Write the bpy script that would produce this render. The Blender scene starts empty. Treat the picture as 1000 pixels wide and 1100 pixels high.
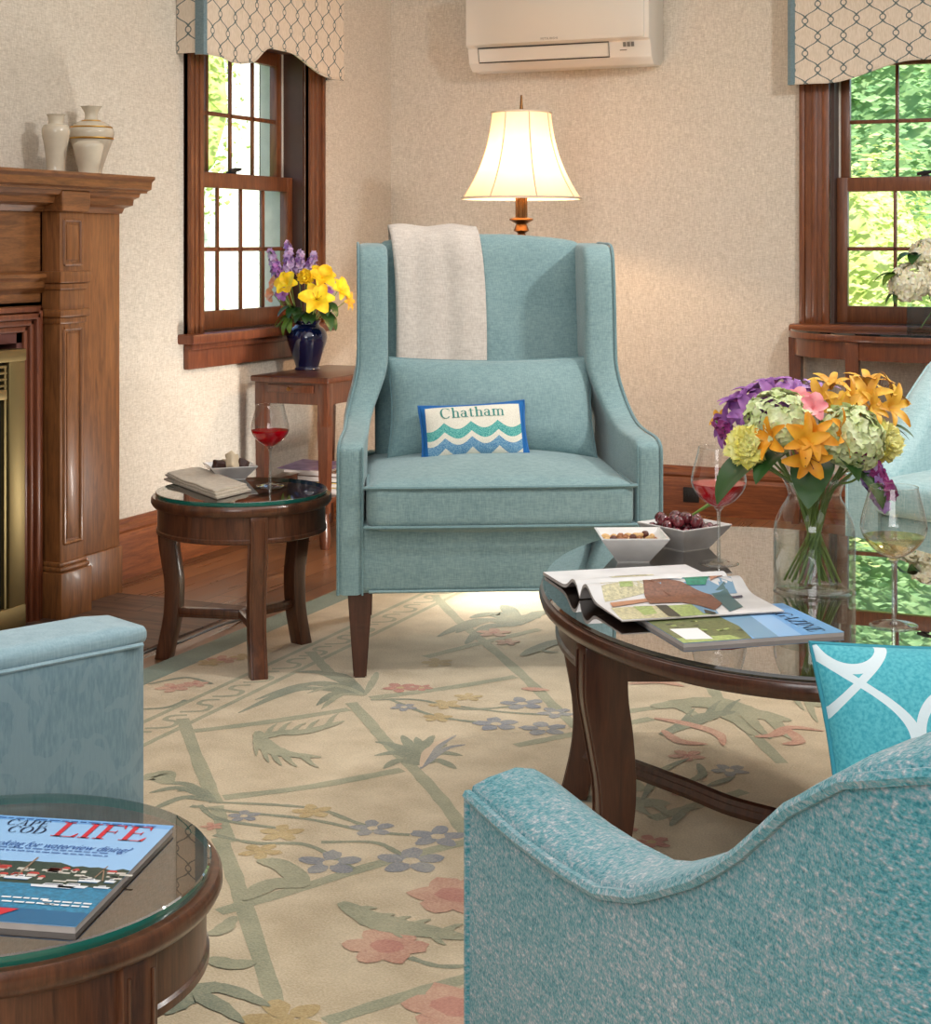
import bpy, bmesh, math, random
from mathutils import Vector, Matrix, noise as mnoise
random.seed(7)
PI = math.pi
sc = bpy.context.scene
COL = sc.collection
# ------------------------------------------------------------------ camera maths
F, CX, CY, H = 1750.0, 500.0, 262.0, 1.10
TH = math.radians(23.7); CT, ST = math.cos(TH), math.sin(TH)
XL, YB = -3.19, 6.45            # left wall plane, back wall plane

def C(xc, d, z=0.0):            # camera aligned (right, depth, height) -> room
    return Vector((xc*CT - d*ST, xc*ST + d*CT, z))
def onZ(px, py, z):
    d = (H - z)*F/(py - CY); return C((px-CX)*d/F, d, z)
def dep(px, py, d):
    return C((px-CX)*d/F, d, H-(py-CY)*d/F)
def _dir(px):
    x = (px-CX)/F; return x*CT-ST, x*ST+CT
def onX(px, py, X):
    a, b = _dir(px); t = X/a; return Vector((X, b*t, H-(py-CY)*t/F))
def onY(px, py, Y):
    a, b = _dir(px); t = Y/b; return Vector((a*t, Y, H-(py-CY)*t/F))

# ------------------------------------------------------------------ materials
def lin(c):
    c = c/255.0
    return c/12.92 if c <= 0.04045 else ((c+0.055)/1.055)**2.4
def rgb(r, g, b): return (lin(r), lin(g), lin(b), 1.0)

class E:
    def __init__(s, nt, k): s.nt = nt; s.k = k
    def _m(s, op, *o):
        n = s.nt.nodes.new('ShaderNodeMath'); n.operation = op
        for i, v in enumerate((s,)+o):
            if isinstance(v, E): s.nt.links.new(v.k, n.inputs[i])
            else: n.inputs[i].default_value = v
        return E(s.nt, n.outputs[0])
    def __add__(s, o): return s._m('ADD', o)
    def __sub__(s, o): return s._m('SUBTRACT', o)
    def __mul__(s, o): return s._m('MULTIPLY', o)
    def __truediv__(s, o): return s._m('DIVIDE', o)
    def abs(s): return s._m('ABSOLUTE')
    def sin(s): return s._m('SINE')
    def cos(s): return s._m('COSINE')
    def fract(s): return s._m('FRACT')
    def floor(s): return s._m('FLOOR')
    def lt(s, o): return s._m('LESS_THAN', o)
    def gt(s, o): return s._m('GREATER_THAN', o)
    def min(s, o): return s._m('MINIMUM', o)
    def max(s, o): return s._m('MAXIMUM', o)
    def pow(s, o): return s._m('POWER', o)
    def sqrt(s): return s._m('SQRT')
    def pp(s, o): return s._m('PINGPONG', o)

class Mat:
    def __init__(s, name, color=(0.8,0.8,0.8,1), rough=0.6, metal=0.0, **kw):
        s.m = bpy.data.materials.new(name); s.m.use_nodes = True
        s.nt = s.m.node_tree; s.b = s.nt.nodes['Principled BSDF']
        s.set('Base Color', color); s.set('Roughness', rough); s.set('Metallic', metal)
        for k, v in kw.items(): s.set(k.replace('_', ' '), v)
        s.m.diffuse_color = color
    def new(s, t): return s.nt.nodes.new(t)
    def link(s, a, b): s.nt.links.new(a, b)
    def set(s, k, v):
        if isinstance(v, E): s.link(v.k, s.b.inputs[k])
        elif hasattr(v, 'is_linked'): s.link(v, s.b.inputs[k])
        else: s.b.inputs[k].default_value = v
    def co(s, scale=(1,1,1), rot=(0,0,0), kind='Object'):
        t = s.new('ShaderNodeTexCoord'); mp = s.new('ShaderNodeMapping')
        mp.inputs['Scale'].default_value = scale; mp.inputs['Rotation'].default_value = rot
        s.link(t.outputs[kind], mp.inputs[0]); return mp.outputs[0]
    def xyz(s, v=None):
        n = s.new('ShaderNodeSeparateXYZ'); s.link(v or s.co(), n.inputs[0])
        return [E(s.nt, o) for o in n.outputs]
    def noise(s, vec, scale=5, detail=3, rough=0.5, dist=0.0):
        n = s.new('ShaderNodeTexNoise'); n.inputs['Scale'].default_value = scale
        n.inputs['Detail'].default_value = detail; n.inputs['Roughness'].default_value = rough
        n.inputs['Distortion'].default_value = dist
        s.link(vec, n.inputs['Vector']); return E(s.nt, n.outputs[0])
    def ramp(s, fac, stops, const=False):
        n = s.new('ShaderNodeValToRGB'); cr = n.color_ramp
        if const: cr.interpolation = 'CONSTANT'
        while len(cr.elements) < len(stops): cr.elements.new(0.5)
        for e, (p, c) in zip(cr.elements, stops): e.position = p; e.color = c
        s.link(fac.k, n.inputs[0]); return n.outputs[0]
    def mix(s, fac, a, b, mode='MIX'):
        n = s.new('ShaderNodeMix'); n.data_type = 'RGBA'; n.blend_type = mode
        for i, v in ((0, fac), (6, a), (7, b)):
            if isinstance(v, E): s.link(v.k, n.inputs[i])
            elif hasattr(v, 'is_linked'): s.link(v, n.inputs[i])
            else: n.inputs[i].default_value = v
        return n.outputs[2]
    def bump(s, h, strength=0.2, dist=0.002):
        n = s.new('ShaderNodeBump'); n.inputs['Strength'].default_value = strength
        n.inputs['Distance'].default_value = dist
        s.link(h.k if isinstance(h, E) else h, n.inputs['Height']); s.link(n.outputs[0], s.b.inputs['Normal'])

def sc3(c, f): return (c[0]*f, c[1]*f, c[2]*f, 1.0)

def flat(name, c, rough=0.6, metal=0.0, **kw):      # plain paint with a faint mottling
    m = Mat(name, c, rough, metal, **kw)
    n = m.noise(m.co(), 18, 3)
    m.set('Base Color', m.ramp(n, [(0.3, sc3(c, 0.9)), (0.7, sc3(c, 1.08))]))
    return m.m

def wood(name, dark, light, scale=(14,14,1.4), rough=0.35, coat=0.0, ns=4.0):
    m = Mat(name, dark, rough)
    v = m.co(scale)
    n1 = m.noise(v, ns, 5, 0.6, 1.2); n2 = m.noise(m.co((scale[0]*5, scale[1]*5, scale[2]*3)), ns*2, 3)
    f = n1*0.75 + n2*0.25
    m.set('Base Color', m.ramp(f, [(0.33, dark), (0.66, light)]))
    m.set('Coat Weight', coat); m.set('Coat Roughness', 0.12)
    m.bump(n2, 0.06, 0.001)
    return m.m

def fabric(name, a, b, sc_=1.0, bump=0.35, rough=0.9, sheen=0.25, cloud=0.25):
    m = Mat(name, a, rough)
    n1 = m.noise(m.co((70*sc_, 70*sc_, 420*sc_)), 1, 2); n2 = m.noise(m.co((420*sc_, 420*sc_, 60*sc_)), 1, 2)
    w = n1*0.5 + n2*0.5
    cl = m.noise(m.co(), 6, 3)
    f = w*(1-cloud) + cl*cloud
    m.set('Base Color', m.ramp(f, [(0.36, a), (0.62, b)]))
    m.set('Sheen Weight', sheen); m.set('Sheen Roughness', 0.5)
    m.bump(w, bump, 0.0015)
    return m.m

def thin_glass(name, tint=(1,1,1,1), base=0.05, gain=0.75, power=3.0, rough=0.0):
    m = Mat(name); nt = m.nt; nt.nodes.remove(m.b)
    out = [n for n in nt.nodes if n.type == 'OUTPUT_MATERIAL'][0]
    tr = m.new('ShaderNodeBsdfTransparent'); tr.inputs[0].default_value = tint
    gl = m.new('ShaderNodeBsdfGlossy'); gl.inputs['Roughness'].default_value = rough
    lw = m.new('ShaderNodeLayerWeight'); lw.inputs[0].default_value = 0.5
    f = E(nt, lw.outputs['Facing']).pow(power)*gain + base
    mx = m.new('ShaderNodeMixShader'); m.link(f.k, mx.inputs[0]); m.link(tr.outputs[0], mx.inputs[1]); m.link(gl.outputs[0], mx.inputs[2])
    m.link(mx.outputs[0], out.inputs['Surface']); m.m.diffuse_color = (0.8,0.9,0.9,0.3)
    return m.m

M = {}
# wallpaper: beige grasscloth with pale flecks
m = Mat('wallpaper', rgb(206,195,177), 0.85)
h1 = m.noise(m.co((55,55,330)), 1, 3); h2 = m.noise(m.co((330,330,50)), 1, 3)
f = h1*0.5 + h2*0.5
fl = m.noise(m.co((110,110,150)), 1, 1).gt(0.705)
base = m.ramp(f, [(0.34, rgb(186,175,160)), (0.5, rgb(206,196,182)), (0.66, rgb(222,213,200))])
m.set('Base Color', m.mix(fl*0.45, base, rgb(240,232,218)))
m.bump(f, 0.25, 0.002); M['wall'] = m.m
M['plain_wall'] = flat('painted_plaster', rgb(216,206,190), 0.9)
M['ceiling'] = flat('ceiling_paint', rgb(235,230,220), 0.9)
# floor boards running towards the back wall
m = Mat('floor_boards', rgb(110,65,38), 0.3)
x, y, z = m.xyz()
w = 0.115
bi = (x/w).floor(); fx = (x/w).fract()
rnd = ((bi*12.9898).sin()*43758.5).fract()
yy = y + rnd*3.1
ends = ((yy/1.9).fract()).lt(0.0025)
gap = fx.lt(0.03).max(ends)
v = m.new('ShaderNodeCombineXYZ')
m.link((x*26).k, v.inputs[0]); m.link((y*2.2 + rnd*17).k, v.inputs[1])
g = m.noise(v.outputs[0], 1.0, 5, 0.6, 0.8)
colr = m.ramp(g*0.7 + rnd*0.3, [(0.25, rgb(88,56,36)), (0.5, rgb(122,82,54)), (0.75, rgb(152,106,72))])
m.set('Base Color', m.mix(gap, colr, rgb(45,24,14)))
m.set('Roughness', g*0.25 + 0.18); M['floor'] = m.m
m = Mat('hearth_stone', rgb(84,58,46), 0.5)
x, y, z = m.xyz()
n = m.noise(m.co((3,14,3)), 2.2, 5)
jo = ((y/0.09).fract().lt(0.06)).max(((x/0.3 + (y/0.09).floor()*0.5).fract()).lt(0.02))
m.set('Base Color', m.mix(jo, m.ramp(n, [(0.3, rgb(66,44,34)), (0.7, rgb(112,82,64))]), rgb(48,32,25))); M['hearth'] = m.m
M['mantel'] = wood('honey_oak', rgb(96,58,30), rgb(150,96,52), rough=0.42, coat=0.1)
M['mantel_h'] = wood('honey_oak_horizontal', rgb(90,54,28), rgb(146,94,52), (14,1.4,14), 0.42, 0.1)
M['mantel_red'] = wood('red_oak_moulding', rgb(86,40,24), rgb(126,70,42), rough=0.4, coat=0.1)
M['casing'] = wood('window_oak', rgb(88,46,25), rgb(130,76,43), rough=0.38, coat=0.15)
M['casing_h'] = wood('window_oak_horizontal', rgb(100,50,26), rgb(140,80,44), (1.4,1.4,14), 0.38, 0.15)
M['base_x'] = wood('baseboard_oak', rgb(96,48,26), rgb(146,84,46), (1.4,1.4,20), 0.4, 0.1)
M['dark'] = wood('walnut', rgb(50,26,18), rgb(84,47,31), rough=0.3, coat=0.35)
M['dark2'] = wood('walnut_face', rgb(62,34,22), rgb(108,65,42), rough=0.3, coat=0.35)
M['leg'] = wood('walnut_leg', rgb(58,31,24), rgb(84,48,37), rough=0.35, coat=0.3)
M['cherry'] = wood('cherry', rgb(58,28,18), rgb(98,56,36), rough=0.3, coat=0.3)
M['cherry_lt'] = wood('light_cherry', rgb(78,38,22), rgb(124,70,42), rough=0.3, coat=0.3)
M['brass'] = Mat('brass', rgb(138,122,84), 0.46, 1.0).m
M['antique'] = Mat('antique_bronze', rgb(120,84,50), 0.28, 1.0).m
M['iron'] = flat('blackened_iron', rgb(26,24,23), 0.5)
M['brick'] = flat('dark_red_brick', rgb(92,48,40), 0.8)
M['soot'] = flat('soot', rgb(20,18,17), 0.9)
M['blue'] = fabric('blue_linen', rgb(108,138,142), rgb(140,167,169), 0.9)
M['blue_lt'] = fabric('blue_linen_piping', rgb(96,127,132), rgb(120,150,154), 1.2)
M['cream_shade'] = Mat('shade_silk', rgb(240,226,208), 0.8).m
M['white'] = flat('white_porcelain', rgb(226,224,222), 0.12)
M['ivory'] = flat('ivory_porcelain', rgb(206,194,174), 0.12)
M['gold'] = Mat('gold_leaf', rgb(206,160,80), 0.3, 1.0).m
M['plastic'] = Mat('white_plastic', rgb(226,220,211), 0.35).m
M['grey'] = flat('grey_print', rgb(120,116,110), 0.6)
M['black'] = flat('black_plastic', rgb(22,21,22), 0.35)
M['cobalt'] = Mat('cobalt_glaze', rgb(14,24,66), 0.08, 0.0, Coat_Weight=1.0, Coat_Roughness=0.03).m
M['page'] = flat('paper', rgb(226,224,224), 0.4)
M['edge'] = flat('paper_edges', rgb(196,188,184), 0.7)
M['glass'] = thin_glass('clear_glass', (0.96,0.97,0.97,1), 0.06, 0.8, 2.4)
M['pane'] = thin_glass('window_glass', (0.97,0.98,0.97,1), 0.03, 0.6, 4)
M['tabletop_glass'] = thin_glass('table_glass', (0.86,0.95,0.92,1), 0.10, 0.85, 2.2)
M['mirror_glass'] = thin_glass('dark_table_glass', (0.8,0.84,0.82,1), 0.15, 0.9, 1.35)
M['glass_edge'] = Mat('green_glass_edge', rgb(20,104,92), 0.08, 0, Coat_Weight=1.0).m
M['dark_edge'] = Mat('dark_glass_edge', rgb(18,20,20), 0.06, 0, Coat_Weight=1.0).m
M['water'] = thin_glass('water', (0.93,0.96,0.94,1), 0.03, 0.5, 3)
M['red_wine'] = Mat('red_wine', rgb(206,0,30), 0.03, 0, Transmission_Weight=0.5, IOR=1.2).m
M['white_wine'] = thin_glass('white_wine', (0.96,0.85,0.62,1), 0.04, 0.5, 3)
M['stem_green'] = flat('stem_green', rgb(120,142,70), 0.5)
M['leaf'] = flat('leaf_green', rgb(46,84,36), 0.4)
M['leaf_lt'] = flat('leaf_light_green', rgb(110,142,56), 0.45)
def petal(name, a, b, s=30):
    m = Mat(name, a, 0.55); n = m.noise(m.co(), s, 2)
    m.set('Base Color', m.ramp(n, [(0.35, a), (0.65, b)])); m.set('Subsurface Weight', 0.1); m.set('Subsurface Scale', 0.01)
    return m.m
M['p_orange'] = petal('orange_petals', rgb(222,140,14), rgb(244,176,44))
M['p_gold'] = petal('golden_petals', rgb(206,142,24), rgb(240,190,66))
M['p_yellow'] = petal('yellow_petals', rgb(244,190,10), rgb(252,222,40))
M['p_cream'] = petal('cream_petals', rgb(240,230,120), rgb(250,246,180))
M['p_purple'] = petal('purple_petals', rgb(124,64,140), rgb(178,118,188))
M['p_lilac'] = petal('lilac_petals', rgb(144,96,172), rgb(196,160,212))
M['p_magenta'] = petal('magenta_petals', rgb(126,28,100), rgb(176,74,146))
M['p_pink'] = petal('pink_petals', rgb(226,110,130), rgb(246,170,170))
M['p_peach'] = petal('peach_petals', rgb(240,140,90), rgb(250,190,150))
M['p_green'] = petal('green_white_petals', rgb(190,204,130), rgb(226,232,188), 60)
M['p_white'] = petal('white_petals', rgb(232,222,184), rgb(250,246,228), 60)
M['stamen'] = flat('stamen', rgb(120,60,20), 0.6)

# ------------------------------------------------------------------ mesh builder
class B:
    def __init__(s): s.bm = bmesh.new(); s.mi = 0
    def mat(s, i): s.mi = i; return s
    def merge(s, t, mtx=None):
        if mtx is not None: bmesh.ops.transform(t, matrix=mtx, verts=t.verts)
        for f in t.faces: f.material_index = s.mi
        me = bpy.data.meshes.new('t'); t.to_mesh(me); t.free(); s.bm.from_mesh(me); bpy.data.meshes.remove(me)
        return s
    def box(s, a, b, bev=0.0, seg=2, mtx=None):
        t = bmesh.new(); bmesh.ops.create_cube(t, size=1)
        for v in t.verts: v.co = Vector([(a[i]+b[i])/2 + v.co[i]*(b[i]-a[i]) for i in range(3)])
        if bev: bmesh.ops.bevel(t, geom=list(t.edges), offset=bev, segments=seg, affect='EDGES', profile=0.5)
        return s.merge(t, mtx)
    def grid(s, fn, nu, nv, cu=False, mtx=None):
        t = bmesh.new()
        U = nu if cu else nu+1
        vs = [[t.verts.new(fn(i/nu, j/nv)) for j in range(nv+1)] for i in range(U)]
        for i in range(nu):
            for j in range(nv):
                try: t.faces.new((vs[i][j], vs[(i+1) % U][j], vs[(i+1) % U][j+1], vs[i][j+1]))
                except ValueError: pass
        return s.merge(t, mtx)
    def lathe(s, prof, seg=40, mtx=None, cap=True):
        t = bmesh.new(); rings = []
        for r, z in prof:
            if r < 1e-6: rings.append([t.verts.new((0,0,z))])
            else: rings.append([t.verts.new((r*math.cos(2*PI*k/seg), r*math.sin(2*PI*k/seg), z)) for k in range(seg)])
        for a, b in zip(rings, rings[1:]):
            for k in range(seg):
                q = [a[k % len(a)], a[(k+1) % len(a)], b[(k+1) % len(b)], b[k % len(b)]]
                u = []
                for w_ in q:
                    if w_ not in u: u.append(w_)
                if len(u) > 2: t.faces.new(u)
        if cap:
            for r in (rings[0], rings[-1]):
                if len(r) > 1: t.faces.new(r)
        bmesh.ops.recalc_face_normals(t, faces=t.faces)
        return s.merge(t, mtx)
    def tube(s, pts, r, seg=8, closed=False, mtx=None, cap=True):
        pts = [Vector(p) for p in pts]; n = len(pts)
        rr = r if isinstance(r, (list, tuple)) else [r]*n
        t = bmesh.new(); rings = []; prev = None
        for i, p in enumerate(pts):
            if closed: d = pts[(i+1) % n]-pts[i-1]
            else: d = pts[min(i+1, n-1)]-pts[max(i-1, 0)]
            d = d.normalized() if d.length > 1e-9 else Vector((0,0,1))
            if prev is None:
                u = d.cross(Vector((0,0,1)))
                if u.length < 0.05: u = d.cross(Vector((1,0,0)))
            else: u = prev - d*prev.dot(d)
            u.normalize(); prev = u; w_ = d.cross(u)
            rings.append([t.verts.new(p + (u*math.cos(2*PI*k/seg)+w_*math.sin(2*PI*k/seg))*rr[i]) for k in range(seg)])
        for i in range(n if closed else n-1):
            a, b = rings[i], rings[(i+1) % n]
            for k in range(seg): t.faces.new((a[k], a[(k+1) % seg], b[(k+1) % seg], b[k]))
        if cap and not closed: t.faces.new(rings[0][::-1]); t.faces.new(rings[-1])
        return s.merge(t, mtx)
    def prism(s, poly, fn0, fn1, bev=0.0, mtx=None):   # polygon in 2D; fn0/fn1 map (a,b)->3D for the two ends
        t = bmesh.new()
        a = [t.verts.new(fn0(*p)) for p in poly]; b = [t.verts.new(fn1(*p)) for p in poly]
        n = len(poly); t.faces.new(a[::-1]); t.faces.new(b)
        for i in range(n): t.faces.new((a[i], a[(i+1) % n], b[(i+1) % n], b[i]))
        bmesh.ops.recalc_face_normals(t, faces=t.faces)
        if bev: bmesh.ops.bevel(t, geom=[e for e in t.edges if e.calc_face_angle(0) > 0.5], offset=bev, segments=2, affect='EDGES', profile=0.5)
        return s.merge(t, mtx)
    def poly(s, pts):
        t = bmesh.new()
        try: t.faces.new([t.verts.new(p) for p in pts])
        except ValueError: pass
        return s.merge(t)
    def rcube(s, c, half, r, crown=0.0, n=10, mtx=None, fn=None):   # soft rounded block
        t = bmesh.new(); bmesh.ops.create_cube(t, size=2)
        bmesh.ops.subdivide_edges(t, edges=list(t.edges), cuts=n, use_grid_fill=True)
        hx = Vector(half)
        for v in t.verts:
            # squeeze the grid towards the edges so that the rounding gets vertices
            p = Vector([math.copysign(abs(q)**0.6, q) for q in v.co]); u = p.copy()
            p = Vector([p[i]*hx[i] for i in range(3)])
            k = Vector([max(-(hx[i]-r), min(hx[i]-r, p[i])) for i in range(3)])
            d = p-k
            if d.length > 1e-9: p = k + d.normalized()*r
            if crown: p.z += math.copysign(crown, u.z)*(1-u.x**2)*(1-u.y**2)*abs(u.z)
            if fn: p = fn(p, u)
            v.co = p + Vector(c)
        return s.merge(t, mtx)
    def xf(s, mtx): bmesh.ops.transform(s.bm, matrix=mtx, verts=s.bm.verts); return s
    def done(s, name, mats, parent=None, smooth=True, loc=None, rotz=None, angle=35):
        me = bpy.data.meshes.new(name)
        if smooth:
            for f in s.bm.faces: f.smooth = True
            lim = math.radians(angle)
            for e in s.bm.edges:
                if len(e.link_faces) == 2 and e.calc_face_angle(0) > lim: e.smooth = False
        s.bm.to_mesh(me); s.bm.free()
        for mt in (mats if isinstance(mats, (list, tuple)) else [mats]): me.materials.append(M[mt] if isinstance(mt, str) else mt)
        o = bpy.data.objects.new(name, me); COL.objects.link(o)
        if parent is not None: o.parent = parent
        if loc is not None: o.location = loc
        if rotz is not None: o.rotation_euler = (0,0,rotz)
        return o

def tag(o, label, cat, group=None, kind=None):
    o['label'] = label; o['category'] = cat
    if group: o['group'] = group
    if kind: o['kind'] = kind
    return o
def struct(o): o['kind'] = 'structure'; return o
def thing(name, label, cat, loc=(0,0,0), rotz=0.0, group=None):
    o = bpy.data.objects.new(name, None); COL.objects.link(o); o.empty_display_size = 0.05
    o.location = loc; o.rotation_euler = (0,0,rotz)
    return tag(o, label, cat, group)
def dup(root, loc, rot=None, label=None, group=None):
    r = root.copy(); COL.objects.link(r); r.location = loc
    if rot is not None: r.rotation_euler = rot
    if label: r['label'] = label
    if group: r['group'] = group
    for ch in list(root.children):
        c = ch.copy(); COL.objects.link(c); c.parent = r
        for g in ch.children:
            d = g.copy(); COL.objects.link(d); d.parent = c
    return r
def crom(pts, k=6, closed=False):
    pts = [Vector(p) for p in pts]; n = len(pts); out = []
    for i in range(n if closed else n-1):
        if closed: p0, p1, p2, p3 = pts[i-1], pts[i], pts[(i+1) % n], pts[(i+2) % n]
        else: p0, p1, p2, p3 = pts[max(i-1,0)], pts[i], pts[i+1], pts[min(i+2,n-1)]
        for j in range(k):
            t = j/k
            out.append(0.5*((2*p1)+(p2-p0)*t+(2*p0-5*p1+4*p2-p3)*t*t+(3*p1-p0-3*p2+p3)*t**3))
    if not closed: out.append(pts[-1])
    return out
def lerp(a, b, t): return a+(b-a)*t
def interp(tab, x):
    if x <= tab[0][0]: return tab[0][1]
    for (a, va), (b, vb) in zip(tab, tab[1:]):
        if x <= b:
            t = (x-a)/(b-a); t = t*t*(3-2*t) if len(tab) < 3 else t
            return va+(vb-va)*t
    return tab[-1][1]
def RZ(a): return Matrix.Rotation(a, 4, 'Z')
def TR(x, y, z): return Matrix.Translation((x, y, z))

# ------------------------------------------------------------------ lettering
def text_polys(s, size=1.0, shear=0.0):
    cu = bpy.data.curves.new('t', 'FONT'); cu.body = s; cu.size = size; cu.shear = shear; cu.resolution_u = 3
    o = bpy.data.objects.new('t', cu); COL.objects.link(o)
    dg = bpy.context.evaluated_depsgraph_get(); dg.update()
    me = bpy.data.meshes.new_from_object(o.evaluated_get(dg))
    out = [[(me.vertices[i].co.x, me.vertices[i].co.y) for i in p.vertices] for p in me.polygons]
    bpy.data.objects.remove(o); bpy.data.curves.remove(cu); bpy.data.meshes.remove(me)
    return out
def _rect(x0, y0, x1, y1): return [(x0,y0),(x1,y0),(x1,y1),(x0,y1)]
def _arc(cx, cy, rx, ry, a0, a1, thick, thin, n=18):
    out = []
    for i in range(n):
        q = []
        for k, s_ in ((i, 0), (i+1, 0), (i+1, 1), (i, 1)):
            a = math.radians(a0+(a1-a0)*k/n); w_ = thin+(thick-thin)*abs(math.cos(a))**1.3
            q.append((cx+(rx-(w_ if s_ else 0))*math.cos(a), cy+(ry-(w_*0.9 if s_ else 0))*math.sin(a)))
        out.append(q)
    return out
def glyph(c):          # serif letter, cap height 1: (polygons, advance)
    T, t, s = 0.15, 0.05, 0.045
    def stem(x, y0=0.0, y1=1.0, top=True): 
        r = [_rect(x, y0, x+T, y1), _rect(x-0.09, y0, x+T+0.09, y0+s)]
        if top: r.append(_rect(x-0.09, y1-s, x+T+0.09, y1))
        else: r.append([(x-0.1, y1-0.07), (x, y1-0.1), (x, y1), (x-0.02, y1)])
        return r
    if c == 'I': return stem(0.12), 0.42
    if c == 'L': return stem(0.12)+[_rect(0.12,0,0.68,s), [(0.6,s),(0.64,0),(0.72,0),(0.74,0.27),(0.71,0.27)]], 0.78
    if c in 'EF':
        r = stem(0.12)+[_rect(0.12,1-s,0.66,1), [(0.58,1-s),(0.66,1),(0.69,0.76),(0.66,0.76)], _rect(0.2,0.5,0.52,0.5+s), _rect(0.5,0.4,0.53,0.64)]
        if c == 'E': r += [_rect(0.12,0,0.68,s), [(0.6,s),(0.64,0),(0.72,0),(0.75,0.27),(0.72,0.27)]]
        return r, 0.8 if c == 'E' else 0.74
    if c in 'CG':
        r = _arc(0.48,0.5,0.44,0.52,48,312,0.16,0.045)+[_rect(0.77,0.66,0.8,0.98)]
        if c == 'G': r += [_rect(0.66,0.06,0.8,0.42), _rect(0.58,0.38,0.88,0.42)]
        return r, 0.9
    if c == 'O': return _arc(0.5,0.5,0.46,0.52,0,360,0.17,0.045,30), 1.02
    if c == 'D': return stem(0.12)+_arc(0.36,0.5,0.54,0.5,-90,90,0.17,0.045)+[_rect(0.2,0,0.38,s),_rect(0.2,1-s,0.38,1)], 0.98
    if c == 'P': return stem(0.12)+_arc(0.36,0.74,0.36,0.26,-90,90,0.16,0.045)+[_rect(0.2,0.48,0.38,0.48+s),_rect(0.2,1-s,0.38,1)], 0.78
    if c == 'A': return [[(0.06,0),(0.11,0),(0.46,0.94),(0.42,1)], [(0.64,0),(0.82,0),(0.5,1),(0.42,1)], _rect(0.2,0.32,0.68,0.32+s), _rect(-0.02,0,0.22,s), _rect(0.55,0,0.92,s)], 0.92
    if c == 'M': return [_rect(0.1,0,0.15,1), [(0.1,1),(0.28,1),(0.6,0.05),(0.52,0.0)], [(0.52,0),(0.57,0),(0.9,1),(0.84,1)], _rect(0.82,0,0.98,1), _rect(0,0,0.26,s), _rect(0.72,0,1.08,s)], 1.1
    if c == 'N': return [_rect(0.1,0,0.15,1), [(0.06,1),(0.24,1),(0.86,0),(0.78,0)], _rect(0.8,0,0.86,1), _rect(0,0,0.26,s), _rect(0.68,1-s,0.98,1)], 0.98
    if c == 'Z': return [_rect(0.06,0,0.76,s), _rect(0.06,1-s,0.74,1), [(0.06,s),(0.24,s),(0.74,1-s),(0.56,1-s)]], 0.82
    if c == 'h': return stem(0.1,0,1.05,False)+_arc(0.36,0.42,0.23,0.24,0,170,0.12,0.05)+[_rect(0.46,0,0.59,0.44), _rect(0.38,0,0.68,s)], 0.7
    if c == 't': return [_rect(0.14,0.06,0.27,0.86), _rect(0.0,0.6,0.42,0.6+s)]+_arc(0.3,0.13,0.16,0.13,180,320,0.12,0.06,8), 0.46
    if c == 'a': return [_rect(0.36,0.02,0.49,0.46), _rect(0.4,0,0.6,s)]+_arc(0.26,0.46,0.23,0.21,0,160,0.13,0.05)+_arc(0.24,0.2,0.22,0.2,40,330,0.12,0.05), 0.62
    if c == 'm':
        r = stem(0.1,0,0.66,False)
        for q in (0.34, 0.7): r += _arc(q+0.01,0.42,0.24,0.24,0,170,0.12,0.05)+[_rect(q+0.12,0,q+0.25,0.44), _rect(q+0.05,0,q+0.33,s)]
        return r, 1.08
    return [], 0.35
def serif(s, size=1.0, shear=0.0, track=0.0):
    out = []; x = 0.0
    for c in s:
        g, a = glyph(c)
        for p in g: out.append([((px+x+py*shear)*size, py*size) for px, py in p])
        x += a+track
    return out, x*size
def sub_poly(p, k=2):      # split a small polygon so that it can follow a curved surface
    if len(p) != 4: return [p]
    o = []
    for i in range(k):
        for j in range(k):
            def q(u, v):
                a = [lerp(p[0][n], p[1][n], u) for n in (0,1)]; b = [lerp(p[3][n], p[2][n], u) for n in (0,1)]
                return tuple(lerp(a[n], b[n], v) for n in (0,1))
            o.append([q(i/k,j/k), q((i+1)/k,j/k), q((i+1)/k,(j+1)/k), q(i/k,(j+1)/k)])
    return o
def wpart(b, name, mats, root, **kw):       # geometry given in room coordinates, parented under root
    mtx = Matrix.Translation(root.location) @ Matrix.Rotation(root.rotation_euler[2], 4, 'Z')
    b.xf(mtx.inverted()); return b.done(name, mats, root, **kw)

# ------------------------------------------------------------------ camera
cd = bpy.data.cameras.new('camera'); cam = bpy.data.objects.new('camera', cd); COL.objects.link(cam)
cam.location = (0,0,H); cam.rotation_euler = (PI/2, 0, TH)
cd.sensor_fit = 'HORIZONTAL'; cd.sensor_width = 36; cd.lens = 36*F/1000
cd.shift_x = (500-CX)/1000; cd.shift_y = (CY-550)/1000
cd.clip_start = 0.05; cd.clip_end = 200
sc.camera = cam

# ------------------------------------------------------------------ room shell
XR, YF, ZC = 2.3, -1.7, 2.5
struct(B().box((XL-0.2, YF-0.2, -0.06), (XR+0.2, YB+0.2, 0)).done('floor', 'floor', smooth=False))
struct(B().box((XL-0.2, YF-0.2, ZC), (XR+0.2, YB+0.2, ZC+0.1)).done('ceiling', 'ceiling', smooth=False))
W1 = dict(y0=4.91, w=0.765); W2 = dict(x0=-1.262, w=0.844); Z0, Z1 = 0.785, 1.87
b = B()
b.box((XL-0.2, YF, 0), (XL, W1['y0'], ZC)); b.box((XL-0.2, W1['y0']+W1['w'], 0), (XL, YB, ZC))
b.box((XL-0.2, W1['y0'], 0), (XL, W1['y0']+W1['w'], Z0)); b.box((XL-0.2, W1['y0'], Z1), (XL, W1['y0']+W1['w'], ZC))
struct(b.done('wall_left', 'wall', smooth=False))
b = B()
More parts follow.
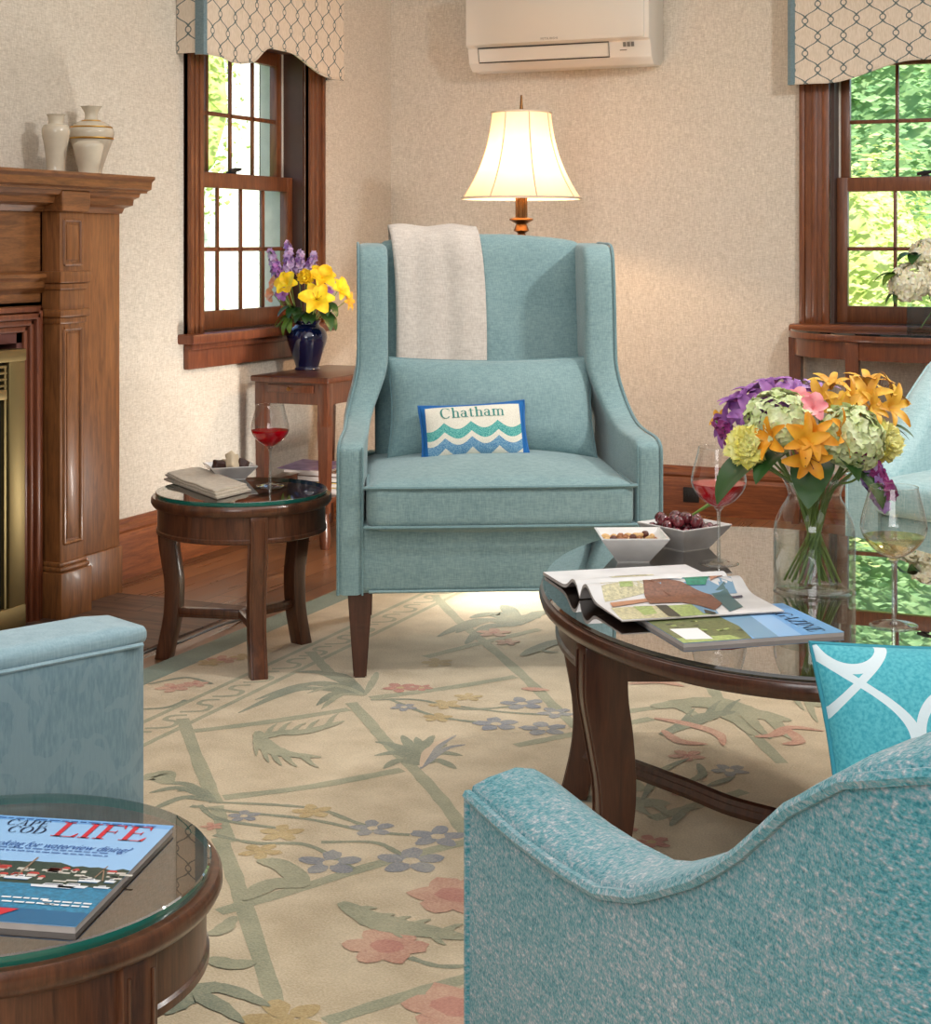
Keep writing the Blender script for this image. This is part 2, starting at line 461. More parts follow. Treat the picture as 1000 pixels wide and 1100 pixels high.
b.box((XL-0.2, YB, 0), (W2['x0'], YB+0.2, ZC)); b.box((W2['x0']+W2['w'], YB, 0), (XR, YB+0.2, ZC))
b.box((W2['x0'], YB, 0), (W2['x0']+W2['w'], YB+0.2, Z0)); b.box((W2['x0'], YB, Z1), (W2['x0']+W2['w'], YB+0.2, ZC))
struct(b.done('wall_back', 'wall', smooth=False))
struct(B().box((XR, YF, 0), (XR+0.2, YB+0.2, ZC)).done('wall_right', 'plain_wall', smooth=False))
struct(B().box((XL-0.2, YF-0.2, 0), (XR+0.2, YF, ZC)).done('wall_front', 'plain_wall', smooth=False))
# baseboards with a moulded top
prof = [(0,0),(0.022,0),(0.022,0.135),(0.016,0.15),(0.02,0.16),(0.02,0.172),(0.012,0.18),(0.008,0.195),(0,0.195)]
struct(B().prism(prof, lambda a, c: (XL+a, 4.29, c), lambda a, c: (XL+a, YB, c)).done('baseboard_left', wood('baseboard_oak_y', rgb(96,48,26), rgb(146,84,46), (1.4,1.4,20), 0.4, 0.1), angle=20))
struct(B().prism(prof, lambda a, c: (XL, YB-a, c), lambda a, c: (XR, YB-a, c)).done('baseboard_back', 'base_x', angle=20))
struct(B().box((XL, 1.9, 0.0), (-2.56, 4.24, 0.006)).done('trim_1', 'hearth', smooth=False))

# ------------------------------------------------------------------ windows
M['track'] = flat('white_sash_track', rgb(222,216,204), 0.5)
M['jamb_dark'] = flat('dark_jamb_liner', rgb(74,48,38), 0.5)
def window(name, loc, rotz, W, cwL, cwR):
    root = bpy.data.objects.new(name, None); COL.objects.link(root); root.location = loc; root.rotation_euler = (0,0,rotz); root['kind'] = 'structure'
    b = B()
    for x0, x1 in ((-cwL, 0), (W, W+cwR)):
        b.box((x0, -0.022, Z0-0.01), (x1, 0, Z1+0.1), 0.004); 
        b.box((x0 if x0 < 0 else x1-0.022, -0.032, Z0-0.01), ((x0+0.022) if x0 < 0 else x1, 0, Z1+0.1), 0.004)
        xa = -0.03 if x0 < 0 else W
        b.box((xa, -0.028, Z0-0.01), (xa+0.03, 0, Z1+0.1), 0.006)
        xm = (x0+x1)/2; b.box((xm-0.012, -0.026, Z0), (xm+0.012, 0, Z1+0.1), 0.004)
    b.box((-cwL, -0.022, Z1), (W+cwR, 0, Z1+0.12), 0.004)
    b.done('casing', 'casing', root)
    b = B(); b.box((-cwL-0.035, -0.065, Z0-0.035), (W+cwR+0.035, 0.08, Z0), 0.008)
    b.box((-cwL, -0.036, Z0-0.058), (W+cwR, 0, Z0-0.033), 0.006)
    b.box((-cwL, -0.022, Z0-0.125), (W+cwR, 0, Z0-0.05), 0.004); b.done('sill', 'casing_h' if rotz == 0 else 'mantel_red', root)
    b = B(); b.mat(0)
    for xa in (0, W-0.015): b.box((xa, 0.0, Z0), (xa+0.015, 0.2, Z1))
    b.box((0, 0, Z1-0.015), (W, 0.2, Z1)); b.box((0, 0.02, Z0-0.02), (W, 0.2, Z0+0.004))
    b.mat(1)
    for xa in (0.015, W-0.023): b.box((xa, 0.088, Z0+0.01), (xa+0.008, 0.19, Z1-0.015))
    b.done('jamb', ['jamb_dark', 'track'], root)
    L, R = 0.016, W-0.016; st = 0.042
    def sash(nm, ya, yb, za, zb, rb, rt):
        b = B()
        b.box((L, ya, za), (L+st, yb, zb), 0.003); b.box((R-st, ya, za), (R, yb, zb), 0.003)
        b.box((L+st-0.002, ya+0.0006, za), (R-st+0.002, yb-0.0006, za+rb), 0.002); b.box((L+st-0.002, ya+0.0006, zb-rt), (R-st+0.002, yb-0.0006, zb), 0.002)
        s = b.done(nm, 'casing', root)
        b = B(); gx0, gx1, gz0, gz1 = L+st, R-st, za+rb, zb-rt
        for k in (1,2,3): b.box((lerp(gx0,gx1,k/4)-0.007, ya+0.010, gz0), (lerp(gx0,gx1,k/4)+0.007, yb-0.012, gz1), 0.003)
        b.box((gx0, ya+0.010, (gz0+gz1)/2-0.008), (gx1, yb-0.012, (gz0+gz1)/2+0.008), 0.003)
        b.done('muntin', 'casing', s)
        b = B(); y = (ya+yb)/2; b.poly([(gx0,y,gz0),(gx1,y,gz0),(gx1,y,gz1),(gx0,y,gz1)]); b.done('pane', 'pane', s, smooth=False)
        return s
    s = sash('lower_sash', 0.045, 0.08, Z0+0.004, 1.362, 0.066, 0.056)
    b = B(); xm = W*0.42; b.tube([(xm-0.03,0.05,1.372),(xm,0.048,1.376),(xm+0.03,0.04,1.38)], [0.006,0.009,0.005]); b.box((xm-0.015,0.05,1.362),(xm+0.015,0.078,1.37)); b.done('sash_lock', 'iron', s)
    sash('upper_sash', 0.092, 0.127, 1.318, Z1-0.016, 0.046, 0.05)
    return root
window('window_1', (XL, W1['y0'], 0), PI/2, W1['w'], 0.095, 0.12)
window('window_2', (W2['x0'], YB, 0), 0, W2['w'], 0.118, 0.118)

# ------------------------------------------------------------------ valances
def trellis(name):
    m = Mat(name, rgb(214,200,182), 0.85)
    x, y, z = m.xyz(); u = (x+y)/0.099; v = z/0.127
    wrap = lambda e: ((e+0.5).fract()-0.5).abs()
    cc = (v*(2*PI)).cos(); cz = cc*((cc*cc)*-0.6+1.6)*0.25
    d = wrap(u-0.25+cz).min(wrap(u+0.25-cz))
    def ring(a, c): return ((wrap(u+a)*0.099).pow(2.0)+(wrap(v+c)*0.127).pow(2.0)).sqrt()
    r = ring(0.0, 0.0).min(ring(0.5, 0.5))
    line = d.lt(0.04).min(r.gt(0.0115)).max((r-0.011).abs().lt(0.0022))
    n = m.noise(m.co((60,60,9)), 6, 2)
    m.set('Base Color', m.mix(line, m.ramp(n, [(0.3, rgb(206,190,170)), (0.7, rgb(224,210,194))]), rgb(96,108,108)))
    m.bump(n, 0.15, 0.001); return m.m
M['trellis'] = trellis('trellis_print'); M['contrast'] = fabric('grey_blue_piping', rgb(96,118,126), rgb(122,142,148), 1)
def valance(loc, rotz, W, label, arch, pleats, zb):
    root = thing('window_valance', label, 'valance', loc, rotz)
    dpt = 0.11; zt = 2.3
    def bot(t): return zb + arch(t)
    b = B(); N = 60
    b.grid(lambda u, v: (u*W, -dpt + 0.0, lerp(bot(u), zt, v)), N, 12)
    b.grid(lambda u, v: (u*W, -dpt+0.014, lerp(bot(u)+0.003, zt, v)), N, 4)
    b.grid(lambda u, v: (u*W, -dpt+0.014*v, bot(u)+0.003*v), N, 1)
    b.done('front_panel', 'trellis', root)
    for xa in (0, W):
        b = B(); b.box((xa-(0.008 if xa else 0), -dpt+0.002, zb+0.004), (xa+(0 if xa else 0.008), -0.002, zt)); b.done('return_panel', 'trellis', root, smooth=False)
        if xa == 0 or pleats == 2:
            b = B(); sg = -1 if xa == 0 else 1
            b.prism([(xa+sg*0.004, -dpt-0.004), (xa-sg*0.004, -dpt-0.012), (xa-sg*0.026, -dpt-0.002), (xa-sg*0.012, -dpt+0.012), (xa+sg*0.012, -dpt+0.03)] if sg > 0 else
                    [(xa-0.004, -dpt+0.03), (xa-0.006, -dpt-0.006), (xa+0.006, -dpt-0.012), (xa+0.022, -dpt-0.003), (xa+0.012, -dpt+0.0)],
                    lambda p, q: (p, q, zb-0.004), lambda p, q: (p, q, zt)); b.done('corner_pleat', 'contrast', root)
    b = B(); b.tube([(u/N*W, -dpt-0.001, bot(u/N)) for u in range(N+1)], 0.0035, 6); b.done('piping', 'trellis', root)
    b = B(); b.box((0.0, -dpt+0.02, 2.26), (W, 0, 2.3)); b.done('mounting_board', 'plain_wall', root, smooth=False)
    return root
sm = lambda t: t*t*(3-2*t)
def arch1(t):
    if t < 0.12: return 0
    if t < 0.3: return -0.012*math.sin((t-0.12)/0.18*PI)
    if t < 0.44: return 0.068*sm((t-0.3)/0.14)
    if t < 0.56: return 0.068
    if t < 0.88: return 0.068*(1-sm((t-0.56)/0.32))
    return 0
def arch2(t):
    t2 = min(t, 1-t)
    return 0.075*sm(min(1, max(0, (t2-0.13)/0.3)))
valance((XL, 4.77, 0), PI/2, 1.03, 'cream trellis-print valance with grey-blue corner pleat over the left window', arch1, 1, 1.757)
valance((-1.40, YB, 0), 0, 1.12, 'cream trellis-print valance above the window beside the console table', arch2, 2, 1.725)

# ------------------------------------------------------------------ air conditioner
root = thing('air_conditioner', 'white wall-mounted air conditioner high on the wall above the lamp', 'air conditioner', (-2.344, YB, 1.825))
hw, dp = 0.40, 0.20
b = B(); pr = [(-dp+0.02,0.095),(-dp,0.10),(-dp,0.30),(-dp+0.03,0.335),(0,0.335),(0,0.03),(-0.04,0.0),(-dp+0.07,0.0),(-dp+0.035,0.03)]
b.prism(pr, lambda p, q: (-hw, p, q), lambda p, q: (hw, p, q), 0.006); b.done('housing', 'plastic', root)
b = B(); b.box((-hw+0.004, -dp-0.008, 0.103), (hw-0.02, -dp+0.01, 0.33), 0.006); fp = b.done('front_panel', 'plastic', root)
b = B()
for pl in text_polys('MITSUBISHI', 0.013): b.poly([(p[0]*1.15-0.06, -dp-0.0088, p[1]+0.112) for p in pl])
b.done('lettering', 'grey', fp, smooth=False)
def slope(x, t, off=0.0):        # point on the slanted lower front; t from lower lip to upper lip
    return (x, -dp+0.035-0.016*t-off, 0.03+0.066*t-off*0.3)
b = B(); N = 2
b.poly([slope(-0.345,0.12,0.004), slope(0.22,0.12,0.004), slope(0.22,0.9,0.004), slope(-0.345,0.9,0.004)]); b.done('louver', 'plastic', root, smooth=False)
b = B()
c_ = [slope(-0.35,0.06,0.003), slope(0.225,0.06,0.003), slope(0.225,0.96,0.003), slope(-0.35,0.96,0.003)]
b.tube(c_, 0.0022, 6, closed=True); b.done('louver_gap', 'black', root)
b = B()
for k in range(3): b.poly([slope(0.285+k*0.017,0.62,0.003), slope(0.298+k*0.017,0.62,0.003), slope(0.298+k*0.017,0.9,0.003), slope(0.285+k*0.017,0.9,0.003)])
b.poly([slope(0.27,0.4,0.003), slope(0.30,0.4,0.003), slope(0.30,0.46,0.003), slope(0.27,0.46,0.003)]); b.done('indicator', 'grey', root, smooth=False)

# ------------------------------------------------------------------ fireplace mantel
YE, XP, XQ, XS = 4.268, -3.065, -3.0, -2.945
root = thing('fireplace_mantel', 'carved honey-brown oak fireplace mantel against the left wall', 'fireplace', (XL, 3.4, 0))
YA = 2.45                    # far (out of frame) end
b = B(); prf = [(XL,1.31),(XS,1.31),(XS,1.302),(XS-0.012,1.292),(XS-0.014,1.27),(XS-0.03,1.264),(XS-0.03,1.258),(XL,1.258)]
b.prism(prf, lambda p, q: (p, YA-0.02, q), lambda p, q: (p, YE+0.02, q)); wpart(b, 'shelf', 'mantel_h', root, angle=20)
b = B(); prf = [(XL,1.258),(-2.985,1.258),(-2.99,1.245),(-3.01,1.238),(-3.013,1.22),(-3.045,1.212),(-3.055,1.195),(XL,1.195)]
b.prism(prf, lambda p, q: (p, YA, q), lambda p, q: (p, YE-0.002, q)); 
b.box((XL, 3.874, 1.195), (-2.982, 4.008, 1.258), 0.006); wpart(b, 'crown_moulding', 'mantel_h', root, angle=20)
b = B(); b.box((XL, YA, 0.92), (XP, 3.89, 1.2)); wpart(b, 'frieze_panel', 'mantel_h', root, smooth=False)
b = B(); b.prism([(XP,1.02),(XP+0.03,1.012),(XP+0.03,1.002),(XP+0.018,0.99),(XP+0.018,0.972),(XP+0.01,0.965),(XP,0.955)], lambda p, q: (p, YA+0.2, q), lambda p, q: (p, 3.89, q)); wpart(b, 'frieze_moulding', 'mantel_h', root, angle=20)
b = B(); b.box((XL, 3.875, 0), (XP, YE, 1.2), 0.002); 
b.box((XP-0.01, 4.01, 0), (XP+0.012, YE, 0.15), 0.004); wpart(b, 'side_panel', 'mantel', root)
# raised panels are children of the pilaster; both share the mantel's frame
def wsub(b, name, mats, root, parent, **kw):
    o = wpart(b, name, mats, root, **kw); o.parent = parent; return o
def pilaster(y0, y1):
    b = B(); b.box((XP-0.02, y0, 0), (XQ, y1, 1.2), 0.003)
    b.box((XP-0.02, y0-0.02, 0), (XQ+0.02, y1+0.012, 0.14), 0.004); b.box((XP-0.02, y0-0.015, 0.14), (XQ+0.014, y1+0.01, 0.155), 0.006); b.box((XP-0.02, y0-0.01, 0.155), (XQ+0.007, y1+0.006, 0.168), 0.004)
    for z, h_, e in ((0.985,0.035,0.016),(0.965,0.02,0.008),(0.885,0.022,0.014),(0.865,0.02,0.006)): b.box((XP-0.02, y0-e, z), (XQ+e, y1+e, z+h_), 0.005)
    p = wpart(b, 'pilaster', 'mantel', root)
    for z0, z1 in ((1.04,1.17),(0.22,0.85)):
        b = B(); e = 0.018; ring = [(y0+e,z0),(y1-e,z0),(y1-e,z1),(y0+e,z1)]
        for (ya,za),(yb,zb_) in zip(ring, ring[1:]+ring[:1]): b.tube([(XQ+0.001,ya,za),(XQ+0.001,yb,zb_)], 0.0055, 6)
        b.box((XQ-0.002, y0+e+0.012, z0+0.012), (XQ+0.003, y1-e-0.012, z1-0.012), 0.003)
        wsub(b, 'raised_panel', 'mantel', root, p)
pilaster(3.885, 4.0); pilaster(2.55, 2.665)
# surround around the fire opening
OY0, OY1, OZ = 2.76, 3.79, 0.845
b = B(); b.box((XL, 2.66, 0), (XP, OY0, 0.93)); b.box((XL, OY1, 0), (XP, 3.89, 0.93)); b.box((XL, OY0, OZ), (XP, OY1, 0.93)); wpart(b, 'surround', 'mantel', root, smooth=False)
b = B()
for k, (e, h_) in enumerate(((0.0,0.012),(0.018,0.02),(0.036,0.03),(0.056,0.022))):
    w_ = 0.018
    b.box((XP-0.01, OY1+e, 0), (XP+h_, OY1+e+w_, OZ+e+w_), 0.005); b.box((XP-0.01, OY0-e-w_, 0), (XP+h_, OY0-e, OZ+e+w_), 0.005)
    b.box((XP-0.01, OY0-e-w_, OZ+e), (XP+h_, OY1+e+w_, OZ+e+w_), 0.005)
wpart(b, 'opening_moulding', 'mantel_red', root)
b = B(); b.mat(0).box((XL, OY0, 0), (XL+0.01, OY1, OZ)); b.mat(1)
b.box((XL+0.01, OY1-0.025, 0), (XP+0.004, OY1, OZ)); b.box((XL+0.01, OY0, 0), (XP+0.004, OY0+0.025, OZ)); b.box((XL+0.01, OY0, OZ-0.03), (XP+0.004, OY1, OZ))
wpart(b, 'firebox', ['soot', 'brick'], root, smooth=False)
# brass fire screen standing in the opening
root = thing('fire_screen', 'brass-framed fire screen standing in the fireplace opening', 'fire screen', (XP+0.02, 3.27, 0.006))
ya, yb, zt = 2.79, 3.768, 0.80
b = B(); x0, x1 = XP+0.008, XP+0.034
b.box((x0, yb-0.07, 0.006), (x1, yb, zt), 0.004); b.box((x0, ya, 0.006), (x1, ya+0.07, zt), 0.004); b.box((x0-0.001, ya-0.001, zt-0.035), (x1+0.004, yb+0.001, zt+0.001), 0.005); b.box((x0-0.001, ya-0.001, 0.005), (x1+0.002, yb+0.001, 0.07), 0.004)
b.box((x0, yb-0.085, 0.06), (x1-0.006, yb-0.075, zt-0.05)); wpart(b, 'frame', 'brass', root)
b = B(); b.box((x0+0.002, ya+0.06, 0.06), (x0+0.008, yb-0.06, zt-0.03)); wpart(b, 'mesh_panel', 'iron', root, smooth=False)
b = B()
for k in range(4): b.tube([(x1-0.002, yb-0.082, 0.70+0.018*k), (x1-0.002, yb-0.2, 0.70+0.018*k)], 0.004, 6)
b.box((x1-0.012, yb-0.2, 0.66), (x1, yb-0.078, 0.69), 0.003); wpart(b, 'grille', 'brass', root)

# vases on the mantel shelf
def vase(loc, prof, label, mats='ivory', bands=(), name='vase', k=1.0):
    root = thing(name, label, 'vase', loc)
    pts = crom([(r, 0, z) for r, z in prof], 5)
    B().lathe([(0,0.0)]+[(max(p.x,0.001)*k, p.z*k) for p in pts], 40, cap=False).done('body', mats, root, angle=60)
    for z, r, h_ in bands: B().lathe([(r,z-h_),(r+0.0012,z),(r,z+h_)], 40, cap=False).done('gold_band', 'gold', root)
    return root
p = onX(60, 186, -3.09); vase((-3.09, p.y, 1.31), [(0.03,0),(0.028,0.02),(0.034,0.08),(0.042,0.125),(0.036,0.145),(0.023,0.15),(0.024,0.17),(0.028,0.178)], 'slim white porcelain vase at the left of the mantel trio')
p = onX(98, 188, -3.11); vase((-3.11, p.y, 1.31), [(0.035,0),(0.034,0.02),(0.05,0.07),(0.069,0.125),(0.066,0.15),(0.045,0.168),(0.023,0.175),(0.02,0.195),(0.03,0.215),(0.034,0.218)],
     'largest ivory urn with gold bands behind the small jar on the mantel', bands=((0.118,0.0685,0.003),(0.152,0.0655,0.003),(0.172,0.03,0.003)))
p = onX(95, 188, -3.0); vase((-3.0, p.y, 1.31), [(0.03,0),(0.031,0.015),(0.039,0.05),(0.045,0.078),(0.043,0.09),(0.036,0.095),(0.034,0.098),(0.03,0.095)], 'small squat white jar in front of the gold-banded urn')

# ------------------------------------------------------------------ floor lamp
LX, LY = C((560-CX)*6.15/F, 6.15).x, C((560-CX)*6.15/F, 6.15).y
root = thing('floor_lamp', 'lit lamp with white bell shade standing behind the wing chair', 'lamp', (LX, LY, 0), TH)
b = B(); b.lathe([(0,0),(0.15,0),(0.152,0.012),(0.13,0.024),(0.05,0.035),(0.03,0.06),(0.016,0.09),(0.014,0.5),(0.03,0.52),(0.018,0.55),(0.014,0.6),(0.013,1.06),(0.03,1.08),(0.034,1.1),(0.022,1.125),(0.014,1.14),(0.03,1.15),(0.026,1.16),(0.02,1.175),(0.046,1.19),(0.044,1.196),(0.022,1.2)], 32); b.done('pole', 'antique', root)
b = B(); b.lathe([(0.02,1.195),(0.02,1.285),(0.012,1.29),(0.012,1.32)], 24)
for k in range(16):
    a = k*PI/8; b.tube([(0.0205*math.cos(a),0.0205*math.sin(a),1.198),(0.0205*math.cos(a),0.0205*math.sin(a),1.282)], 0.0025, 5)
b.done('socket', 'antique', root)
m = Mat('lamp_silk', rgb(246,228,204), 0.85); tl = m.new('ShaderNodeBsdfTranslucent'); tl.inputs[0].default_value = rgb(255,222,190)
mx = m.new('ShaderNodeMixShader'); mx.inputs[0].default_value = 0.30
out = [n for n in m.nt.nodes if n.type == 'OUTPUT_MATERIAL'][0]
m.link(m.b.outputs[0], mx.inputs[1]); m.link(tl.outputs[0], mx.inputs[2]); m.link(mx.outputs[0], out.inputs[0]); M['silk'] = m.m
def shp(t, a):    # bell profile with eight slightly scalloped panels
    r = 0.112 + 0.034*t + 0.08*t**2.4
    fl_ = abs(math.cos(4*(a-0.22)))
    return r*(0.965+0.035*(1-0.6*(1-fl_)**1.2))
zb, zt = 1.272, 1.595
b = B(); b.grid(lambda u, v: (shp(1-v, 2*PI*u)*math.cos(2*PI*u), shp(1-v, 2*PI*u)*math.sin(2*PI*u), lerp(zb, zt, v)), 96, 24, cu=True)
sh = b.done('lamp_shade', 'silk', root, angle=80)
b = B()
for k in range(8):
    a = 0.22 + PI/4*k
    b.tube([((shp(1-v/16, a)+0.0015)*math.cos(a), (shp(1-v/16, a)+0.0015)*math.sin(a), lerp(zb, zt, v/16)) for v in range(17)], 0.0028, 5)
for t, z in ((1, zb), (0, zt)): b.tube([(shp(t, 2*PI*u/64)*math.cos(2*PI*u/64), shp(t, 2*PI*u/64)*math.sin(2*PI*u/64), z) for u in range(64)], 0.005, 6, closed=True)
M['trimsilk'] = flat('shade_trim', rgb(214,198,178), 0.8); b.done('shade_trim', 'trimsilk', sh)
b = B(); b.tube([(0,0,1.3),(0,0,1.6)], 0.003, 6); b.lathe([(0,1.594),(0.018,1.596),(0.016,1.602),(0.007,1.61),(0.005,1.63),(0.004,1.66),(0,1.665)], 16)
for k in range(3):
    a = 2*PI*k/3; b.tube([(0,0,1.595),(0.108*math.cos(a),0.108*math.sin(a),1.594)], 0.002, 5)
b.done('finial', 'antique', root)
b = B(); b.lathe([(0,1.32),(0.015,1.33),(0.03,1.37),(0.03,1.40),(0.018,1.43),(0,1.435)], 20)
M['bulb'] = thin_glass('bulb_glass', (1,0.93,0.84,1), 0.08, 0.5, 3)
b.done('bulb', 'bulb', root)
# ------------------------------------------------------------------ rug
RZT = 0.012; RZL = 0.0155
RX0, RX1, RY0, RY1 = -2.43, 1.75, -0.9, 5.25
def R(px, py, off=0.0): p = onZ(px, py, RZT); return Vector((p.x, p.y, RZT+off))
def rugmat(name, a, b):
    if 'cream' not in name and 'border' not in name:
        cr = rgb(204,186,156); a = tuple(lerp(a[i], cr[i], 0.16) for i in range(4)); b = tuple(lerp(b[i], cr[i], 0.30) for i in range(4))
    m = Mat(name, a, 0.95); n = m.noise(m.co(), 9, 4); n2 = m.noise(m.co((260,260,260)), 1, 2)
    m.set('Base Color', m.ramp(n*0.55+n2*0.45, [(0.36, a), (0.64, b)])); m.bump(n2, 0.5, 0.003); m.set('Sheen Weight', 0.2)
    return m.m
RM = [rugmat('rug_cream', rgb(180,161,131), rgb(214,196,167)), rugmat('rug_sage', rgb(118,126,102), rgb(158,158,130)), rugmat('rug_green', rgb(78,98,84), rgb(126,136,112)),
      rugmat('rug_pink', rgb(170,108,92), rgb(206,158,134)), rugmat('rug_rose', rgb(160,82,78), rgb(190,112,100)), rugmat('rug_blue', rgb(84,98,122), rgb(142,146,148)), rugmat('rug_gold', rgb(156,128,72), rgb(196,170,116)),
      rugmat('rug_border', rgb(108,124,112), rgb(134,148,132)), rugmat('rug_tan', rgb(196,170,140), rgb(214,186,160))]
rb = B(); rb.mat(0).box((RX0, RY0, 0.0), (RX1, RY1, RZT), 0.004, 1)
_lay = [0]
def lay(): _lay[0] += 1; return 0.0003 + _lay[0]*0.0000035
def ribbon(pts, w, mi, px=True, taper=None, jit=0.12, k=6):
    P = [R(*p) if px else Vector((p[0], p[1], RZT)) for p in pts]
    P = crom(P, k) if len(P) > 2 else [P[0].lerp(P[1], i/14) for i in range(15)]
    n = len(P); off = lay(); rb.mat(mi); t = bmesh.new(); prev = None
    for i, p in enumerate(P):
        d = P[min(i+1,n-1)]-P[max(i-1,0)]; d.z = 0; d.normalize(); q = Vector((-d.y, d.x, 0))
        ww = w/2*(1+random.uniform(-jit, jit)); s = i/(n-1)
        if taper == 'out': ww *= 1-0.85*s
        elif taper == 'leaf': ww *= max(0.05, math.sin(PI*min(1, s*0.95+0.05)))**0.7
        a = t.verts.new((p+q*ww).to_tuple()[:2]+(RZT+off,)); b_ = t.verts.new((p-q*ww).to_tuple()[:2]+(RZT+off,))
        if prev: t.faces.new((prev[0], a, b_, prev[1]))
        prev = (a, b_)
    for f in t.faces:
        if f.normal.z < 0: f.normal_flip()
    rb.merge(t)
def blob(c, rx, ry, mi, ang=0.0, n=12, jit=0.12):
    off = lay(); rb.mat(mi); pts = []
    for k in range(n):
        a = 2*PI*k/n; r = 1+random.uniform(-jit, jit)*1.3
        x, y = rx*r*math.cos(a), ry*r*math.sin(a)
        pts.append((c.x+x*math.cos(ang)-y*math.sin(ang), c.y+x*math.sin(ang)+y*math.cos(ang), RZT+off))
    rb.poly(pts)
def flower(px, py, r, mi, ctr=6, n=5):
    r *= 0.68; c = R(px, py); a0 = random.random()*6
    for k in range(n):
        a = a0+2*PI*k/n; blob(c+Vector((math.cos(a), math.sin(a), 0))*r*0.62, r*0.45, r*0.33, mi, a)
    blob(c, r*0.25, r*0.25, ctr)
def spray(root, tips, w, mi):
    for t in tips:
        mid = ((root[0]+t[0])/2 + random.uniform(-4,4), (root[1]+t[1])/2 - abs(t[0]-root[0])*0.10 - 3)
        ribbon([root, mid, t], w, mi, taper='leaf')
# border band, guard lines and running scroll
ribbon([(RX0+0.045, RY0), (RX0+0.045, RY1)], 0.09, 7, False, jit=0.01); ribbon([(RX1-0.045, RY0), (RX1-0.045, RY1)], 0.09, 7, False, jit=0.01)
ribbon([(RX0, RY1-0.045), (RX1, RY1-0.045)], 0.09, 7, False, jit=0.01)
for xx in (-2.16, -2.06): ribbon([(xx, RY0), (xx, 4.98 if xx < -2.1 else 4.88)], 0.016, 1, False, jit=0.06)
for yy in (4.98, 4.88): ribbon([(-2.16 if yy > 4.9 else -2.06, yy), (RX1-0.27, yy)], 0.016, 1, False, jit=0.06)
yy = 0.4
while yy < 4.85:
    ribbon([(-2.13, yy), (-2.085, yy+0.03), (-2.09, yy+0.07), (-2.125, yy+0.075), (-2.13, yy+0.105), (-2.10, yy+0.125)], 0.013, 1, False, k=4); yy += 0.14
# lattice lines
LW = 0.029
for l in ([(196,772),(214,820),(232,862)], [(236,900),(252,942),(274,1010),(298,1085)], [(195,787),(285,776),(375,762)], [(377,755),(395,774),(413,795),(450,832),(478,864),(500,895)],
          [(240,857),(335,845),(432,827)], [(235,980),(320,955),(400,930),(500,905),(600,886)], [(350,1098),(430,1072),(505,1050)], [(333,700),(345,713),(358,727)], [(467,640),(494,668),(530,698),(568,732),(600,764)],
          [(398,750),(475,740),(554,727)], [(554,801),(600,792),(700,772)], [(246,905),(240,890),(232,866)], [(457,706),(520,690),(580,676)],
          [(668,765),(730,757),(770,752)], [(760,722),(768,745),(790,770),(840,820)], [(600,764),(640,800),(690,850)], [(700,880),(800,850)]): ribbon(l, LW, 1)
# sprays at the crossings
spray((392,747), [(256,766),(274,752),(300,744),(318,722),(340,758),(362,742),(352,722)], 0.03, 2)
spray((392,747), [(405,722),(330,745),(345,762)], 0.02, 1)
spray((450,822), [(403,797),(420,800),(432,790),(447,792),(466,790),(480,800),(497,812),(402,812),(490,826),(412,826)], 0.026, 2)
spray((452,826), [(476,796),(490,790),(500,800)], 0.016, 5); spray((452,824), [(470,800),(484,792)], 0.014, 8)
spray((556,672), [(470,684),(490,680),(505,664),(530,660),(580,664),(500,692),(540,650),(600,660)], 0.05, 2)
spray((232,862), [(160,852),(172,842),(190,850),(160,872)], 0.022, 2); spray((180,842), [(152,838),(165,832)], 0.05, 1)
# dark stems with flowers
for l in ([(232,862),(300,865),(345,870),(372,880),(405,892)], [(205,866),(250,872),(330,880),(395,893),(440,897)], [(230,897),(275,906),(330,908),(380,934)], [(345,905),(400,905),(425,915),(440,925)], [(215,865),(235,880),(300,890)], [(440,1029),(470,1038),(502,1038)],
          [(398,752),(450,752),(500,762),(560,758)], [(420,752),(470,770),(535,778)], [(480,757),(540,765),(590,768)], [(152,762),(180,760),(200,752)], [(160,735),(200,728),(228,735)]): ribbon(l, 0.012, 2, jit=0.2)
for px, py, r, mi in ((262,877,0.045,5),(400,890,0.06,5),(470,899,0.075,5),(355,927,0.08,5),(442,925,0.085,5),(335,872,0.055,6),(302,895,0.06,6),(280,915,0.055,6),(305,1095,0.085,6),(228,888,0.03,3),
                      (430,739,0.06,4),(453,739,0.04,4),(561,756,0.075,5),(533,778,0.075,5),(584,783,0.075,5),(597,766,0.06,5),(434,760,0.045,5),(503,749,0.05,6),(478,757,0.055,6),(470,771,0.05,6),
                      (186,739,0.06,3),(210,735,0.045,3),(239,709,0.06,3),(262,706,0.05,6),(226,712,0.05,6),(530,680,0.07,3),(545,690,0.05,3),(650,690,0.06,3),
                      (738,812,0.055,3),(784,828,0.055,5),(735,850,0.05,3),(665,890,0.05,4),(470,712,0.06,6),(700,905,0.05,4)): flower(px, py, r, mi, 0 if mi == 5 else (4 if mi == 3 else 6))
for px, py, r in ((415,1017,0.06),(490,962,0.075),(490,1082,0.07)):     # big rose blossoms
    c = R(px, py)
    for k in range(6): a = k*PI/3+0.3; blob(c+Vector((math.cos(a), math.sin(a), 0))*r*0.55, r*0.55, r*0.42, 3, a)
    blob(c, r*0.5, r*0.4, 4)
